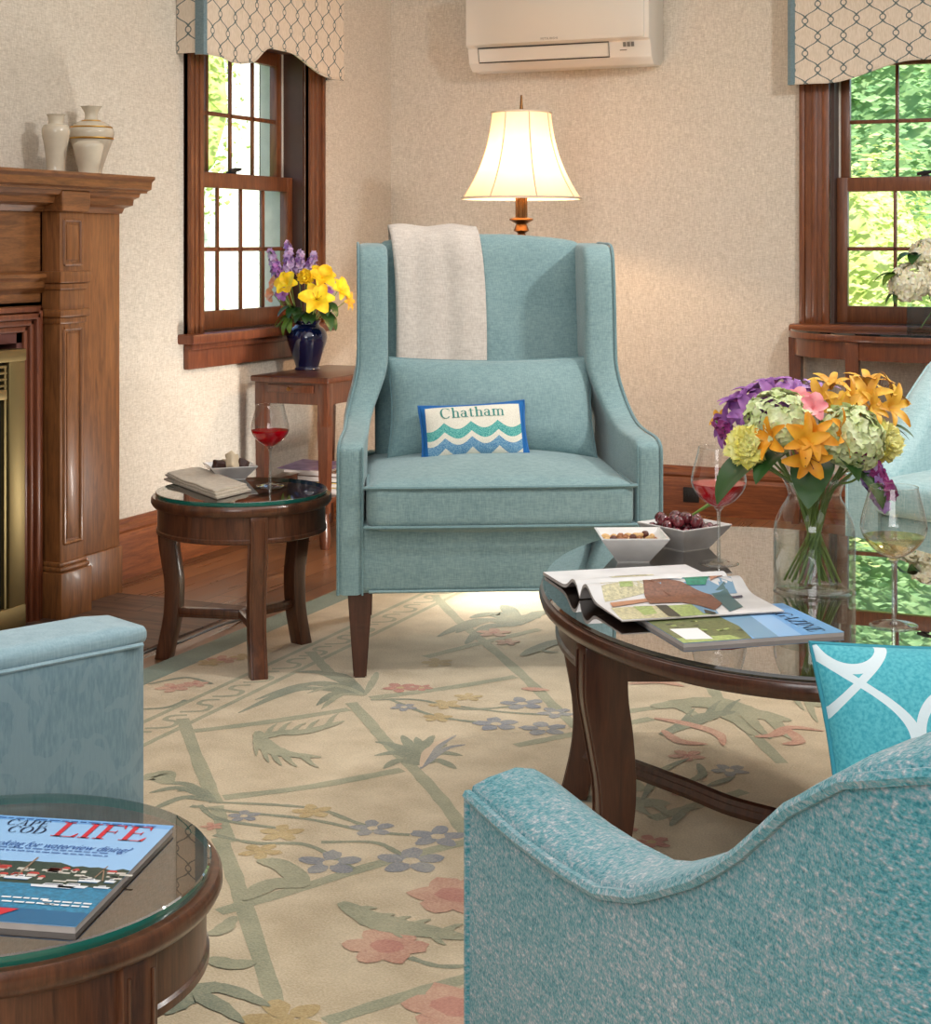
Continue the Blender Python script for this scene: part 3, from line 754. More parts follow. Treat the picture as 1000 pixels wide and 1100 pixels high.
# feathered leaves
def feather(pts, w, mi, side=1):
    ribbon(pts, w, mi, taper='leaf')
    P = crom([Vector((p[0], p[1], 0)) for p in pts], 4)
    for i in range(2, len(P)-2, 2):
        p = P[i]; d = (P[i+1]-P[i-1]).normalized(); q = Vector((-d.y, d.x, 0))*side
        s_ = w/0.045; e = p + d*17*s_ + q*11*s_; ribbon([(p.x, p.y), ((p.x+e.x)/2+q.x*2, (p.y+e.y)/2+q.y*2), (e.x, e.y)], w*0.45, mi, taper='out')
feather([(366,970),(400,988),(440,998),(505,1008)], 0.055, 1, -1); feather([(372,974),(420,995),(505,1010)], 0.04, 1, 1)
feather([(276,795),(300,788),(330,786),(370,775)], 0.04, 1, -1); feather([(277,786),(284,800),(305,810),(345,814)], 0.045, 1, 1)
spray((330,952), [(276,925),(262,968)], 0.045, 1); ribbon([(252,985),(238,1000),(222,1004)], 0.03, 1, taper='leaf'); ribbon([(224,1030),(250,1037),(276,1034)], 0.035, 1, taper='leaf')
spray((182,1070), [(290,1082),(270,1075),(245,1090),(262,1100)], 0.03, 2); spray((175,1090), [(190,1068),(230,1072)], 0.045, 2)
feather([(700,760),(760,755),(800,765),(850,775)], 0.09, 1, 1); feather([(710,790),(760,770),(790,765)], 0.05, 2, -1); feather([(800,720),(850,740),(880,760)], 0.06, 1, 1); feather([(620,858),(680,862),(720,864)], 0.06, 1, 1); feather([(560,705),(600,690),(640,700)], 0.05, 2, 1)
for l in ([(703,772),(737,778),(771,789),(777,802)], [(712,785),(730,797),(760,800)], [(811,792),(832,790),(850,782),(885,786)], [(846,784),(858,797),(840,800)], [(675,735),(710,733),(735,738)], [(600,846),(640,840)], [(560,740),(590,742)]): ribbon(l, 0.03, 3, taper='leaf')
for l in ([(750,821),(754,833),(737,841)], [(720,888),(735,872),(745,868)], [(760,845),(790,835)], [(690,860),(710,830),(740,815)]): ribbon(l, 0.02, 2, taper='leaf')
# the same trellis carries on over the rest of the rug
def seen(x, y):
    d = -x*ST+y*CT; a = x*CT+y*ST
    if d < 0.3: return False
    px, py = CX+F*a/d, CY+F*H/d
    return -40 < px < 900 and py < 1140
def frib(a, c, w, mi):
    N = 10; run = []
    for i in range(N+1):
        p = (lerp(a[0],c[0],i/N), lerp(a[1],c[1],i/N))
        ok = RX0+0.4 < p[0] < RX1-0.4 and RY0+0.3 < p[1] < RY1-0.4 and not seen(*p)
        if ok: run.append(p)
        if (not ok or i == N) and run:
            if len(run) > 2: ribbon(run, w, mi, False, k=3)
            run = []
random.seed(21)
for i in range(-2, 9):
    for j in range(-2, 9):
        x, y = -2.0+i*0.62+(j % 2)*0.31, -0.6+j*0.66
        frib((x,y), (x+0.31,y+0.66), LW, 1); frib((x,y), (x-0.31,y+0.66), LW, 1)
        for ox, oy, mi in ((0.0,0.30,4),(0.07,0.40,6),(-0.08,0.38,5),(0.03,0.22,3)):
            c = Vector((x+ox+random.uniform(-.04,.04), y+oy+random.uniform(-.04,.04), RZT))
            if RX0+0.35 < c.x < RX1-0.35 and RY0+0.25 < c.y < RY1-0.35 and not seen(c.x, c.y):
                r = random.uniform(0.03,0.05); a0 = random.random()*6
                for k in range(5): a = a0+2*PI*k/5; blob(c+Vector((math.cos(a), math.sin(a), 0))*r*0.62, r*0.45, r*0.33, mi, a)
                blob(c, r*0.25, r*0.25, 0 if mi == 5 else 6); ribbon([(c.x,c.y),(c.x-ox*0.6+0.02,c.y-0.07),(x,y+0.12)], 0.012, 2, False)
rug = tag(rb.done('area_rug', RM, smooth=False), 'large cream floral rug with sage trellis lines under the seating', 'rug')

# ------------------------------------------------------------------ round glass-topped end tables
def legboard(prof, w, ang, ctr=(0,0), k=5):     # prof: (radius of outer face, depth, z)
    O = crom([(r, 0, z) for r, d, z in prof], k); I = crom([(r-d, 0, z) for r, d, z in prof], k)
    b = B(); b.mat(0)
    poly = [(p.x, p.z) for p in O]+[(p.x, p.z) for p in reversed(I)]
    mt = Matrix.Translation((ctr[0], ctr[1], 0)) @ RZ(ang)
    t = bmesh.new(); n = len(O); V = []
    for s in (-1, 1): V.append(([t.verts.new((p.x, s*w/2, p.z)) for p in O], [t.verts.new((p.x, s*w/2, p.z)) for p in I]))
    for i in range(n-1):
        for s in (0, 1): t.faces.new((V[s][0][i], V[s][0][i+1], V[s][1][i+1], V[s][1][i]))
        for q in (0, 1): t.faces.new((V[0][q][i], V[1][q][i], V[1][q][i+1], V[0][q][i+1]))
    for i in (0, n-1): t.faces.new((V[0][0][i], V[1][0][i], V[1][1][i], V[0][1][i]))
    bmesh.ops.recalc_face_normals(t, faces=t.faces)
    bmesh.ops.bevel(t, geom=[e for e in t.edges if e.calc_face_angle(0) > 0.6], offset=0.003, segments=2, affect='EDGES', profile=0.5)
    b.merge(t, mt)
    for s in (-1, 1): b.tube([mt @ Vector((p.x+0.0005, s*(w/2-0.007), p.z)) for p in O[1:-1]], 0.0018, 5)
    return b
def end_table(label, c, ang0):
    root = thing('round_end_table', label, 'side table', c, 0, None)
    zt = 0.455 - c[2]
    b = B(); b.lathe([(0,zt-0.012),(0.232,zt-0.012),(0.235,zt-0.016),(0.236,zt-0.026),(0.232,zt-0.034),(0.228,zt-0.038),(0.2,zt-0.038)], 72); b.done('tabletop', 'dark2', root)
    b = B(); b.mat(0).lathe([(0,zt),(0.2225,zt),(0.224,zt-0.0015)], 72, cap=False); b.mat(1).lathe([(0.224,zt-0.0015),(0.2245,zt-0.006),(0.223,zt-0.0115)], 72, cap=False); b.done('glass_top', ['tabletop_glass', 'glass_edge'], root)
    b = B(); b.lathe([(0.205,zt-0.036),(0.219,zt-0.036),(0.219,zt-0.094),(0.222,zt-0.097),(0.222,zt-0.105),(0.217,zt-0.108),(0.205,zt-0.108)], 72); b.done('apron', 'dark2', root)
    for k in range(3):
        a = ang0+k*2*PI/3
        legboard([(0.226,0.045,zt-0.038),(0.226,0.045,zt-0.13),(0.216,0.044,zt-0.2),(0.208,0.042,0.20),(0.212,0.04,0.11),(0.236,0.04,0.0)], 0.044, a).done('leg', 'dark2', root)
        b = B(); ca, sa = math.cos(a), math.sin(a)
        b.box((0.0,-0.011,0.118),(0.176,0.011,0.138),0.004,2,RZ(a)); b.box((0.0,-0.007,0.112),(0.176,0.007,0.12),0.002,1,RZ(a)); b.done('stretcher', 'dark2', root)
    return root
tc = C(-0.588, 4.285, 0)
end_table('round glass-topped wooden end table between fireplace and wing chair', (tc.x, tc.y, 0), math.atan2(-0.22,0.075)+TH)
fc = C(-0.490, 1.69, RZT)
def camaz(a): return math.radians(a)+TH
end_table('round glass-topped wooden end table in the left foreground', tuple(fc), camaz(-37))

# ------------------------------------------------------------------ wing chair
wc = C(0.0886, 4.08, 0)
WR = TH+math.radians(4)
root = thing('wing_chair', 'tall blue upholstered wing chair facing forward on the rug', 'armchair', (wc.x, wc.y, 0), WR)
b = B(); b.box((-0.39,0.006,0.225),(0.39,0.72,0.40),0.018,3); b.tube([(-0.33,0.004,0.232),(0.33,0.004,0.232)], 0.004, 6); b.done('seat_base', 'blue', root)
b = B(); b.rcube((0,0.29,0.445),(0.336,0.315,0.060),0.030,0.042,12); sc_ = b.done('seat_cushion', 'blue', root, angle=80)
b = B()
for z in (0.396, 0.494): b.tube(crom([(-0.33,0.2,z),(-0.331,0.01,z),(-0.31,-0.022,z),(0,-0.026,z),(0.31,-0.022,z),(0.331,0.01,z),(0.33,0.2,z)], 5), 0.0048, 6)
b.done('piping', 'blue_lt', sc_)
def byf(z): return 0.50+0.20*max(0,(z-0.45))         # front plane of the reclined back
def backfn(p, u): 
    z = p.z+0.77; y = byf(z)+0.075 + p.y*(1.0)
    return Vector((p.x, y, z + 0.025*(1-(p.x/0.31)**2)*max(0,u.z)))
b = B(); b.rcube((0,0,0),(0.306,0.075,0.335),0.04,0,12,fn=backfn); b.done('backrest', 'blue', root, angle=80)
def wing(sx):
    prof = crom([(0.0,0.225),(0.0,0.40),(0.0,0.56),(0.012,0.595),(0.06,0.607),(0.16,0.612),(0.26,0.625),(0.335,0.655),(0.375,0.71),(0.395,0.80),(0.41,0.92),(0.43,1.03),(0.455,1.08),(0.50,1.098),(0.60,1.10),(0.72,1.102),(0.765,1.09)], 4)
    poly = [(p.x, p.y) for p in prof]+[(0.76,1.0),(0.70,0.7),(0.67,0.4),(0.66,0.225)]
    t = bmesh.new()
    a = [t.verts.new((0.0, y, z)) for y, z in poly]; c2 = [t.verts.new((0.066, y, z)) for y, z in poly]; n = len(poly)
    t.faces.new(a); t.faces.new(c2[::-1])
    for i in range(n): t.faces.new((a[i], c2[i], c2[(i+1) % n], a[(i+1) % n]))
    bmesh.ops.recalc_face_normals(t, faces=t.faces)
    bmesh.ops.bevel(t, geom=[e for e in t.edges if e.calc_face_angle(0) > 1.0 and abs(e.verts[0].co.x-e.verts[1].co.x) < 1e-5], offset=0.016, segments=3, affect='EDGES', profile=0.5)
    for z in [0.3+0.05*k for k in range(16)]: bmesh.ops.bisect_plane(t, geom=list(t.verts)+list(t.edges)+list(t.faces), plane_co=(0,0,z), plane_no=(0,0,1))
    for y in (0.1,0.2,0.3,0.4,0.5,0.6): bmesh.ops.bisect_plane(t, geom=list(t.verts)+list(t.edges)+list(t.faces), plane_co=(0,y,0), plane_no=(0,1,0))
    for v in t.verts:
        y, z = v.co.y, v.co.z
        k = sm(min(1,max(0,(z-0.57)/0.22)))
        th_ = 1.0+0.28*k
        flare = 0.012*sm(min(1,max(0,(0.25-y)/0.25)))*(1-k)
        v.co.x = sx*(0.331 - 0.058*k + flare + v.co.x*th_)
    if sx < 0: bmesh.ops.reverse_faces(t, faces=t.faces)
    b = B(); b.merge(t); o = b.done('wing_arm', 'blue', root, angle=50)
    b = B()
    pts = []
    for p in prof:
        k = sm(min(1,max(0,(p.y-0.57)/0.22))); flare = 0.012*sm(min(1,max(0,(0.25-p.x)/0.25)))*(1-k)
        pts.append((sx*(0.331-0.058*k+flare+0.064*(1+0.28*k)), p.x+0.002, p.y))
    b.tube(pts, 0.0042, 6)
    pts2 = [(sx*(0.334+0.012), p.x-0.001, p.y) for p in prof[:12]]
    b.tube(pts2, 0.003, 6)
    b.done('piping', 'blue_lt', o)
wing(-1); wing(1)
b = B(); b.box((-0.33,0.655,0.24),(0.33,0.70,0.5),0.01); b.done('back_panel', 'blue', root)
for sx in (-1, 1):
    b = B(); x0, y0 = sx*0.352, 0.045
    def legg(x, y, t, z0, x2, y2, t2):
        tb = bmesh.new(); bmesh.ops.create_cube(tb, size=1)
        for v in tb.verts:
            top = v.co.z > 0; v.co = Vector(((x if top else x2)+v.co.x*(t if top else t2), (y if top else y2)+v.co.y*(t if top else t2), z0 if top else RZT))
        bmesh.ops.bevel(tb, geom=list(tb.edges), offset=0.003, segments=2, affect='EDGES'); b.merge(tb)
    legg(x0, y0, 0.062, 0.228, x0, y0, 0.032); b.done('leg', 'leg', root)
    b = B(); legg(sx*0.335, 0.64, 0.05, 0.228, sx*0.33, 0.72, 0.032); b.done('leg', 'leg', root)
def wl(x, y, z): return Vector((wc.x+x*math.cos(WR)-y*math.sin(WR), wc.y+x*math.sin(WR)+y*math.cos(WR), z))

# throw over the back
wm = fabric('oatmeal_wool', rgb(186,174,164), rgb(214,204,194), 0.7, 0.5); M['wool'] = wm
root = thing('throw_blanket', 'oatmeal wool throw draped over the left side of the wing chair back', 'blanket', tuple(wl(0,0.55,0.0)), WR)
path = [(byf(0.70)-0.016, 0.70), (byf(0.8)-0.016, 0.80), (byf(0.9)-0.016, 0.9), (byf(1.0)-0.016, 1.0), (byf(1.06)-0.014,1.07), (byf(1.1)+0.0,1.118), (byf(1.1)+0.04,1.14), (byf(1.1)+0.10,1.142), (byf(1.1)+0.155,1.125), (byf(1.1)+0.172,1.08), (byf(1.0)+0.17,1.0), (byf(0.9)+0.168,0.88), (byf(0.8)+0.166,0.78)]
pc = crom([(0, y-0.55, z) for y, z in path], 4)
def thr(u, v, o=0.0):
    p = pc[min(len(pc)-1, int(round(v*(len(pc)-1))))]
    wv = 0.004*math.sin(u*9+v*3)+0.003*math.sin(u*17+1)
    x = -0.258+0.255*u - 0.012*(v-0.45) + 0.006*math.sin(v*9)
    return (x+0.02*(0.5-v)*0.5, p.y-wv*(1 if v < 0.5 else -1), p.z+ (0.004*math.sin(u*11) if 0.42 < v < 0.6 else 0))
b = B(); b.grid(thr, 26, len(pc)-1); o = b.done('blanket', 'wool', root, angle=80)
md = o.modifiers.new('s', 'SOLIDIFY'); md.thickness = 0.012; md.offset = 1.0
# pillows
def pillow_pt(u, v, w, h, t, sgn):
    e = max(0.0, (1-abs(u)**2.4))*max(0.0, (1-abs(v)**2.4))
    x = u*w/2*(1-0.05*(1-abs(v)**2)*abs(u)) ; z = v*h/2*(1-0.085*(1-abs(u)**2)*abs(v))
    wr = 0.010*mnoise.noise(Vector((u*2.2, v*2.5, sgn*2.0)))*e if w > 0.5 else 0.0
    return Vector((x, sgn*t/2*e**0.5+wr, z))
def pillow(w, h, t, n=28):
    b = B()
    q = lambda s: math.sin((s-0.5)*PI)
    for sg in (-1, 1): b.grid(lambda a, c: pillow_pt(q(a), q(c), w, h, t, sg) if sg < 0 else pillow_pt(-q(a), q(c), w, h, t, sg), n, n)
    bmesh.ops.remove_doubles(b.bm, verts=b.bm.verts, dist=1e-5)
    return b
def pillow_rim(w, h, r):
    pts = []
    for k in range(40):
        for_ = k/10.0; s = (for_ % 1)*2-1
        u, v = [(s,-1),(1,s),(-s,1),(-1,-s)][int(for_)]
        pts.append(pillow_pt(u, v, w, h, 0.0, 1))
    b = B(); b.tube(pts, r, 6, closed=True); return b
def put(root, loc, rx, rz): root.location = loc; root.rotation_euler = (rx, 0, rz)
root = thing('lumbar_pillow', 'plain blue lumbar pillow resting against the wing chair back', 'pillow')
pillow(0.575, 0.285, 0.15).done('cover', 'blue', root, angle=80); pillow_rim(0.575,0.285,0.004).done('piping', 'blue_lt', root)
put(root, wl(0.012,0.415,0.513+0.135), math.radians(-17), WR)
m = Mat('wave_needlepoint', rgb(228,222,206), 0.9)
x, y, z = m.xyz(); W_, H_ = 0.288, 0.158
ex = (x/0.072+0.12).fract(); sc1 = ((ex*PI).sin())*(-0.020)
def band(top, bot): 
    hi = sc1+top; lo = sc1+bot
    return (z-hi).lt(0.0).min((z-lo).gt(0.0))
nz = m.noise(m.co((500,500,500)), 1, 1)
teal = m.ramp(nz, [(0.4, rgb(40,140,140)), (0.6, rgb(120,190,180))]); blu = m.ramp(nz, [(0.4, rgb(60,120,170)), (0.6, rgb(140,180,200))])
col = m.mix(band(0.018,-0.008), m.ramp(nz, [(0.3, rgb(214,208,192)), (0.7, rgb(236,230,216))]), teal)
col = m.mix(band(-0.024,-0.050), col, blu)
bord = (x.abs()).gt(W_/2-0.017).max(z.abs().gt(H_/2-0.011))
col = m.mix(bord, col, rgb(22,100,168)); m.set('Base Color', col); m.bump(nz, 0.5, 0.002); M['waves'] = m.m
root = thing('wave_pillow', 'small needlepoint pillow with blue waves and lettering on the wing chair', 'pillow')
pillow(W_, H_, 0.085).done('cover', 'waves', root, angle=80)
pillow_rim(W_,H_,0.0045).done('piping', flat('royal_blue_cord', rgb(24,98,166), 0.7), root)
pl, wid = serif('Chatham', 0.034, 0, 0.02)
b = B()
for p in pl:
    for q in sub_poly(p, 2):
        b.poly([pillow_pt((px*0.98-wid/2)/(W_/2*0.97), (pz+0.030)/(H_/2*0.97), W_, H_, 0.085, -1)+Vector((0,-0.0012,0)) for px, pz in q])
b.done('lettering', flat('teal_thread', rgb(58,130,122), 0.9), root, smooth=False)
root.location = wl(-0.046,0.30,0.513+0.082); root.rotation_euler = (Matrix.Rotation(WR,4,'Z')@Matrix.Rotation(math.radians(-24),4,'X')@Matrix.Rotation(math.radians(-3.0),4,'Y')).to_euler()

# ------------------------------------------------------------------ small armchair by the fireplace (left foreground)
m = Mat('blue_damask', rgb(122,148,158), 0.8)
n = m.noise(m.co((1,1,0.8)), 16, 2, 0.5, 1.6); v = n.gt(0.52)
w1 = m.noise(m.co((300,300,60)), 1, 2)
m.set('Base Color', m.mix(v*0.8, m.ramp(w1, [(0.35, rgb(104,134,146)), (0.65, rgb(122,150,160))]), rgb(124,150,160))); m.set('Sheen Weight', 0.3); m.bump(w1, 0.3, 0.002); M['damask'] = m.m
M['damask_plain'] = fabric('blue_velvet', rgb(126,156,168), rgb(150,178,188), 0.8)
def camyaw(fx, fd): # yaw so that local -y looks along (fx, fd) of the camera frame
    return math.atan2(fx, -fd)+TH
ay = camyaw(0.72, 0.69)
co_ = C(-0.412, 2.118, 0)
root = thing('damask_armchair', 'pale blue damask armchair at the left edge, seen from its side', 'armchair', (co_.x, co_.y, 0), ay)
sgn = -1
L = lambda b, nm, mt, **k: b.done(nm, mt, root, **k)
for xo in (0.0, 0.66):
    b = B(); b.rcube((0.05+xo,0.40,0.372),(0.055,0.40,0.232),0.024,0,10)
    o = L(b, 'arm', 'damask', angle=80)
    b = B(); b.rcube((0.05+xo,0.40,0.5925),(0.0553,0.4004,0.0145),0.014,0.003,10); b.done('arm_top', 'damask_plain', o, angle=80)
    b = B(); b.tube([(xo-0.005,0.012,0.582),(xo-0.005,0.79,0.582)], 0.003, 6); b.tube([(xo+0.014,0.001,0.582),(xo+0.086,0.001,0.582)], 0.0022, 6); b.done('piping', 'damask_plain', o)
b = B(); b.rcube((0.38,0.36,0.27),(0.28,0.35,0.13),0.02,0,8); L(b, 'seat_base', 'damask', angle=80)
b = B(); b.rcube((0.38,0.33,0.435),(0.275,0.33,0.06),0.035,0.02,10); L(b, 'seat_cushion', 'damask', angle=80)
b = B(); b.rcube((0.38,0.76,0.50),(0.38,0.075,0.36),0.04,0,8); L(b, 'backrest', 'damask', angle=80)
for x_, y_ in ((0.05,0.05),(0.71,0.05),(0.05,0.75),(0.71,0.75)):
    b = B(); b.box((x_-0.024,y_-0.024,RZL),(x_+0.024,y_+0.024,0.145),0.004); L(b, 'leg', 'leg')

# ------------------------------------------------------------------ tub chairs: a shell swept along a U-shaped plan
def tub_path(hw, depth, rc, n=10):
    P = [(hw, 0.0, 0.0)]
    P += [(hw, 0.08*k*depth/0.8, 0) for k in range(1, n)]
    P = [(hw, (depth-rc)*k/n, 0) for k in range(n+1)]
    P += [(hw-rc+rc*math.cos(a), depth-rc+rc*math.sin(a), 0) for a in [PI/2*k/8 for k in range(1, 9)]]
    P += [((hw-rc)*(1-2*k/n), depth, 0) for k in range(1, n+1)]
    P += [(-(hw-rc)+rc*math.cos(a), depth-rc+rc*math.sin(a), 0) for a in [PI/2+PI/2*k/8 for k in range(1, 9)]]
    P += [(-hw, (depth-rc)*(1-k/n), 0) for k in range(1, n+1)]
    return [Vector(p) for p in P]
def tub(root, hw, depth, rc, ht, th, mat, zb=0.16, welt=None, roll=1.0):
    P = crom(tub_path(hw, depth, rc), 2); n = len(P); b = B()
    def nrm(i):
        d = P[min(i+1,n-1)]-P[max(i-1,0)]; d.normalize(); return Vector((d.y, -d.x, 0))   # outwards
    sec = [(0.0,0.0,0),(0.0,0.3,0),(0.0,0.6,0),(0.0,0.85,0),(0.0,1,-0.02),(-0.004,1,-0.006),(-0.02,1,0.0),(-th*0.5,1,0.006),(-th+0.03,1,0.002),(-th+0.008,1,-0.012),(-th,1,-0.04),(-th,0.8,0),(-th,0.55,0),(-th,0.25,0),(-th,0.0,0)]
    def pt(u, v):
        i = round(u*(n-1)); j = round(v*(len(sec)-1)); o, zf, dz = sec[j]
        p = P[i]+nrm(i)*o; h_ = ht(P[i])
        zz = zb+(h_-zb)*zf if zf < 1 else h_+dz*roll
        return (p.x, p.y, zz)
    b.grid(pt, n-1, len(sec)-1)
    for u in (0.0, 1.0): b.poly([pt(u, j/(len(sec)-1)) for j in range(len(sec))][::(1 if u else -1)])
    bmesh.ops.recalc_face_normals(b.bm, faces=b.bm.faces)
    sh = b.done('shell', mat, root, angle=60)
    if welt:
        b = B(); b.tube([P[i]+nrm(i)*0.002+Vector((0,0,ht(P[i])-0.014)) for i in range(n)], 0.0055, 6)
        for e, sg in ((0, 1), (n-1, -1)):
            b.tube([P[e]+Vector((0.0,-0.003,zb+0.02)), P[e]+Vector((0,-0.003,ht(P[e])-0.02))], 0.004, 6)
        for sx in (-1, 1):
            q = Vector((sx*(hw-rc*0.3), depth-rc*0.25, 0)); b.tube([q+Vector((0,0,zb)), q+Vector((0,0,ht(Vector((sx*hw, depth, 0)))-0.02))], 0.002, 5)
        b.done('welt', welt, sh)
m = Mat('aqua_tweed', rgb(96,158,166), 0.95)
n1 = m.noise(m.co((190,190,300)), 1, 2, 0.6); n2 = m.noise(m.co((14,14,420)), 1, 2); n3 = m.noise(m.co((420,420,420)), 1, 1); cl = m.noise(m.co((5,5,12)), 1, 2)
f = n1*0.5+n2*0.2+n3*0.2+cl*0.1
m.set('Base Color', m.ramp(f, [(0.38, rgb(34,112,126)), (0.46, rgb(72,140,150)), (0.52, rgb(106,148,158)), (0.58, rgb(144,158,168)), (0.66, rgb(190,196,198))]))
m.bump(n1*0.6+n3*0.4, 0.8, 0.004); m.set('Sheen Weight', 0.3); M['tweed'] = m.m
M['tweed_welt'] = fabric('aqua_welt', rgb(62,140,152), rgb(140,184,190), 0.5)
A_ = Vector((0.0036, 1.58)); B_ = Vector((0.259, 0.986)); fdir = (A_-B_).normalized(); pr_ = Vector((fdir.y, -fdir.x))
yawT = camyaw(fdir.x, fdir.y)
# local: arm near the camera is at +x when looking from behind; origin at the middle of the front
hwT = 0.36; o2 = A_ + pr_*hwT; oc = C(o2.x, o2.y, 0)
root = thing('tweed_tub_chair', 'aqua tweed tub chair in the right foreground, seen from behind', 'armchair', (oc.x, oc.y, 0), yawT)
tabT = [(0.0,0.580),(0.11,0.575),(0.19,0.577),(0.27,0.584),(0.335,0.604),(0.39,0.632),(0.43,0.6526),(0.49,0.695),(0.535,0.735),(0.60,0.775),(0.66,0.795),(0.74,0.80)]
tub(root, hwT, 0.73, 0.13, lambda p: interp(tabT, p.y), 0.10, 'tweed', 0.15, 'tweed')
b = B(); b.rcube((0,0.31,0.28),(0.265,0.30,0.12),0.02,0,8); b.done('seat_base', 'tweed', root, angle=80)
b = B(); b.rcube((0,0.29,0.40),(0.262,0.305,0.055),0.03,0.015,10); b.done('seat_cushion', 'tweed', root, angle=80)
for x_, y_ in ((0.29,0.04),(-0.29,0.04),(0.29,0.66),(-0.29,0.66)):
    b = B(); b.box((x_-0.022,y_-0.022,RZL),(x_+0.022,y_+0.022,0.165),0.004); b.done('leg', 'leg', root)
# swirl pillow on that chair
m = Mat('aqua_swirl_print', rgb(70,172,186), 0.85)
x, y, z = m.xyz(); u = x/0.15+0.25; v = z/0.21+0.30
wrap = lambda e: ((e+0.5).fract()-0.5).abs()
cz = (v*(2*PI)).cos()
d1 = wrap(u+cz*0.25); r1 = ((wrap(u)*2).pow(2.0)+(wrap(v)*2.4).pow(2.0)).sqrt(); r2 = ((wrap(u+0.5)*2).pow(2.0)+(wrap(v+0.5)*2.4).pow(2.0)).sqrt()
line = wrap(u+cz*0.25).lt(0.034).max(wrap(u-cz*0.25).lt(0.034)).max((r1-0.45).abs().lt(0.055)).max((r2-0.45).abs().lt(0.055))
nz = m.noise(m.co((300,300,300)), 1, 2)
m.set('Base Color', m.mix(line, m.ramp(nz, [(0.35, rgb(62,160,178)), (0.65, rgb(92,184,196))]), rgb(214,228,234))); m.bump(nz, 0.2, 0.001); M['swirl'] = m.m
root = thing('swirl_pillow', 'aqua pillow with white curling lines on the tweed tub chair', 'pillow')
pillow(0.44, 0.27, 0.17).done('cover', 'swirl', root, angle=80)
pillow_rim(0.44,0.27,0.003).done('piping', flat('aqua_seam', rgb(50,140,158), 0.8), root)
pc_ = C(0.55, 1.52, 0)
root.location = (pc_.x, pc_.y, 0.470+0.125); root.rotation_euler = (Matrix.Rotation(TH+math.radians(6),4,'Z')@Matrix.Rotation(math.radians(-20),4,'X')).to_euler()

# pale tub chair beyond the coffee table
M['pale'] = fabric('pale_aqua_linen', rgb(138,176,182), rgb(182,208,210), 0.7)
c_ = Vector((1.55,4.5)); fd = Vector((-0.75,-0.66)).normalized(); fr = c_+fd*0.34; oc = C(fr.x, fr.y, 0)
root = thing('slipper_chair', 'pale aqua tub chair at the right edge beyond the flower vase', 'armchair', (oc.x, oc.y, 0), camyaw(fd.x, fd.y))
tabS = [(0.0,0.47),(0.10,0.485),(0.20,0.56),(0.30,0.67),(0.40,0.75),(0.50,0.80),(0.72,0.83)]
tub(root, 0.35, 0.70, 0.20, lambda p: interp(tabS, p.y), 0.10, 'pale', 0.15, 'pale')
b = B(); b.rcube((0,0.30,0.26),(0.26,0.29,0.10),0.02,0,8); b.done('seat_base', 'pale', root, angle=80)
b = B(); b.rcube((0,0.285,0.41),(0.255,0.318,0.05),0.03,0.015,10); b.done('seat_cushion', 'pale', root, angle=80)
for x_, y_ in ((0.27,0.04),(-0.27,0.04),(0.25,0.60),(-0.25,0.60)):
    b = B(); b.box((x_-0.02,y_-0.02,RZL),(x_+0.02,y_+0.02,0.165),0.004); b.done('leg', 'leg', root)

# ------------------------------------------------------------------ oval coffee table
ct = C(0.565, 2.95, 0); TZ = 0.48
root = thing('coffee_table', 'oval glass-topped dark wood coffee table in the middle of the rug', 'coffee table', (ct.x, ct.y, 0), TH)
EA, EB = 0.425, 0.63
def oval(b, prof, seg=96):
    b.grid(lambda u, v: ((EA+prof[round(v*(len(prof)-1))][0])*math.cos(2*PI*u), (EB+prof[round(v*(len(prof)-1))][0])*math.sin(2*PI*u), prof[round(v*(len(prof)-1))][1]), seg, len(prof)-1, cu=True); return b
def odisc(b, off, z, seg=96): b.poly([((EA+off)*math.cos(2*PI*k/seg), (EB+off)*math.sin(2*PI*k/seg), z) for k in range(seg)])
b = B(); oval(b, [(-0.02,TZ-0.008),(-0.003,TZ-0.008),(0.003,TZ-0.011),(0.006,TZ-0.02),(0.003,TZ-0.03),(-0.004,TZ-0.036),(-0.04,TZ-0.037)][::-1]); odisc(b, -0.02, TZ-0.008); b.done('tabletop', 'dark', root)
b = B(); b.mat(0); odisc(b, -0.004, TZ); b.mat(1); oval(b, [(-0.002,TZ-0.0078),(-0.001,TZ-0.004),(-0.004,TZ)]); b.done('glass_top', ['mirror_glass', 'dark_edge'], root)
LEG = [(-0.345,-0.27),(-0.345,0.25),(0.345,0.25),(0.345,-0.27)]
for sx in (-1, 1):
    b = B(); prof = [(-0.05,TZ-0.036),(-0.028,TZ-0.036),(-0.028,TZ-0.082),(-0.024,TZ-0.086),(-0.024,TZ-0.094),(-0.03,TZ-0.098),(-0.05,TZ-0.098)]
    a0, a1 = (math.radians(152), math.radians(208)) if sx < 0 else (math.radians(-28), math.radians(28))
    b.grid(lambda u, v: ((EA+prof[round(v*6)][0])*math.cos(lerp(a0,a1,u)), (EB+prof[round(v*6)][0])*math.sin(lerp(a0,a1,u)), prof[round(v*6)][1]), 28, 6); bmesh.ops.recalc_face_normals(b.bm, faces=b.bm.faces); b.done('apron', 'dark', root)
for sy in (-0.27, 0.25):
    b = B(); b.box((-0.33,sy-0.012,TZ-0.098),(0.33,sy+0.012,TZ-0.036),0.003); b.done('end_rail', 'dark', root)
for (x_, y_) in LEG:
    a = math.atan2(y_*0.35, x_); cx_, cy_ = x_-math.cos(a)*0.2, y_-math.sin(a)*0.2
    zt = TZ
    legboard([(0.232,0.075,zt-0.037),(0.232,0.075,zt-0.12),(0.22,0.072,zt-0.19),(0.205,0.062,0.20),(0.208,0.056,0.12),(0.232,0.054,RZL)], 0.048, a, (cx_, cy_)).done('leg', 'dark', root)
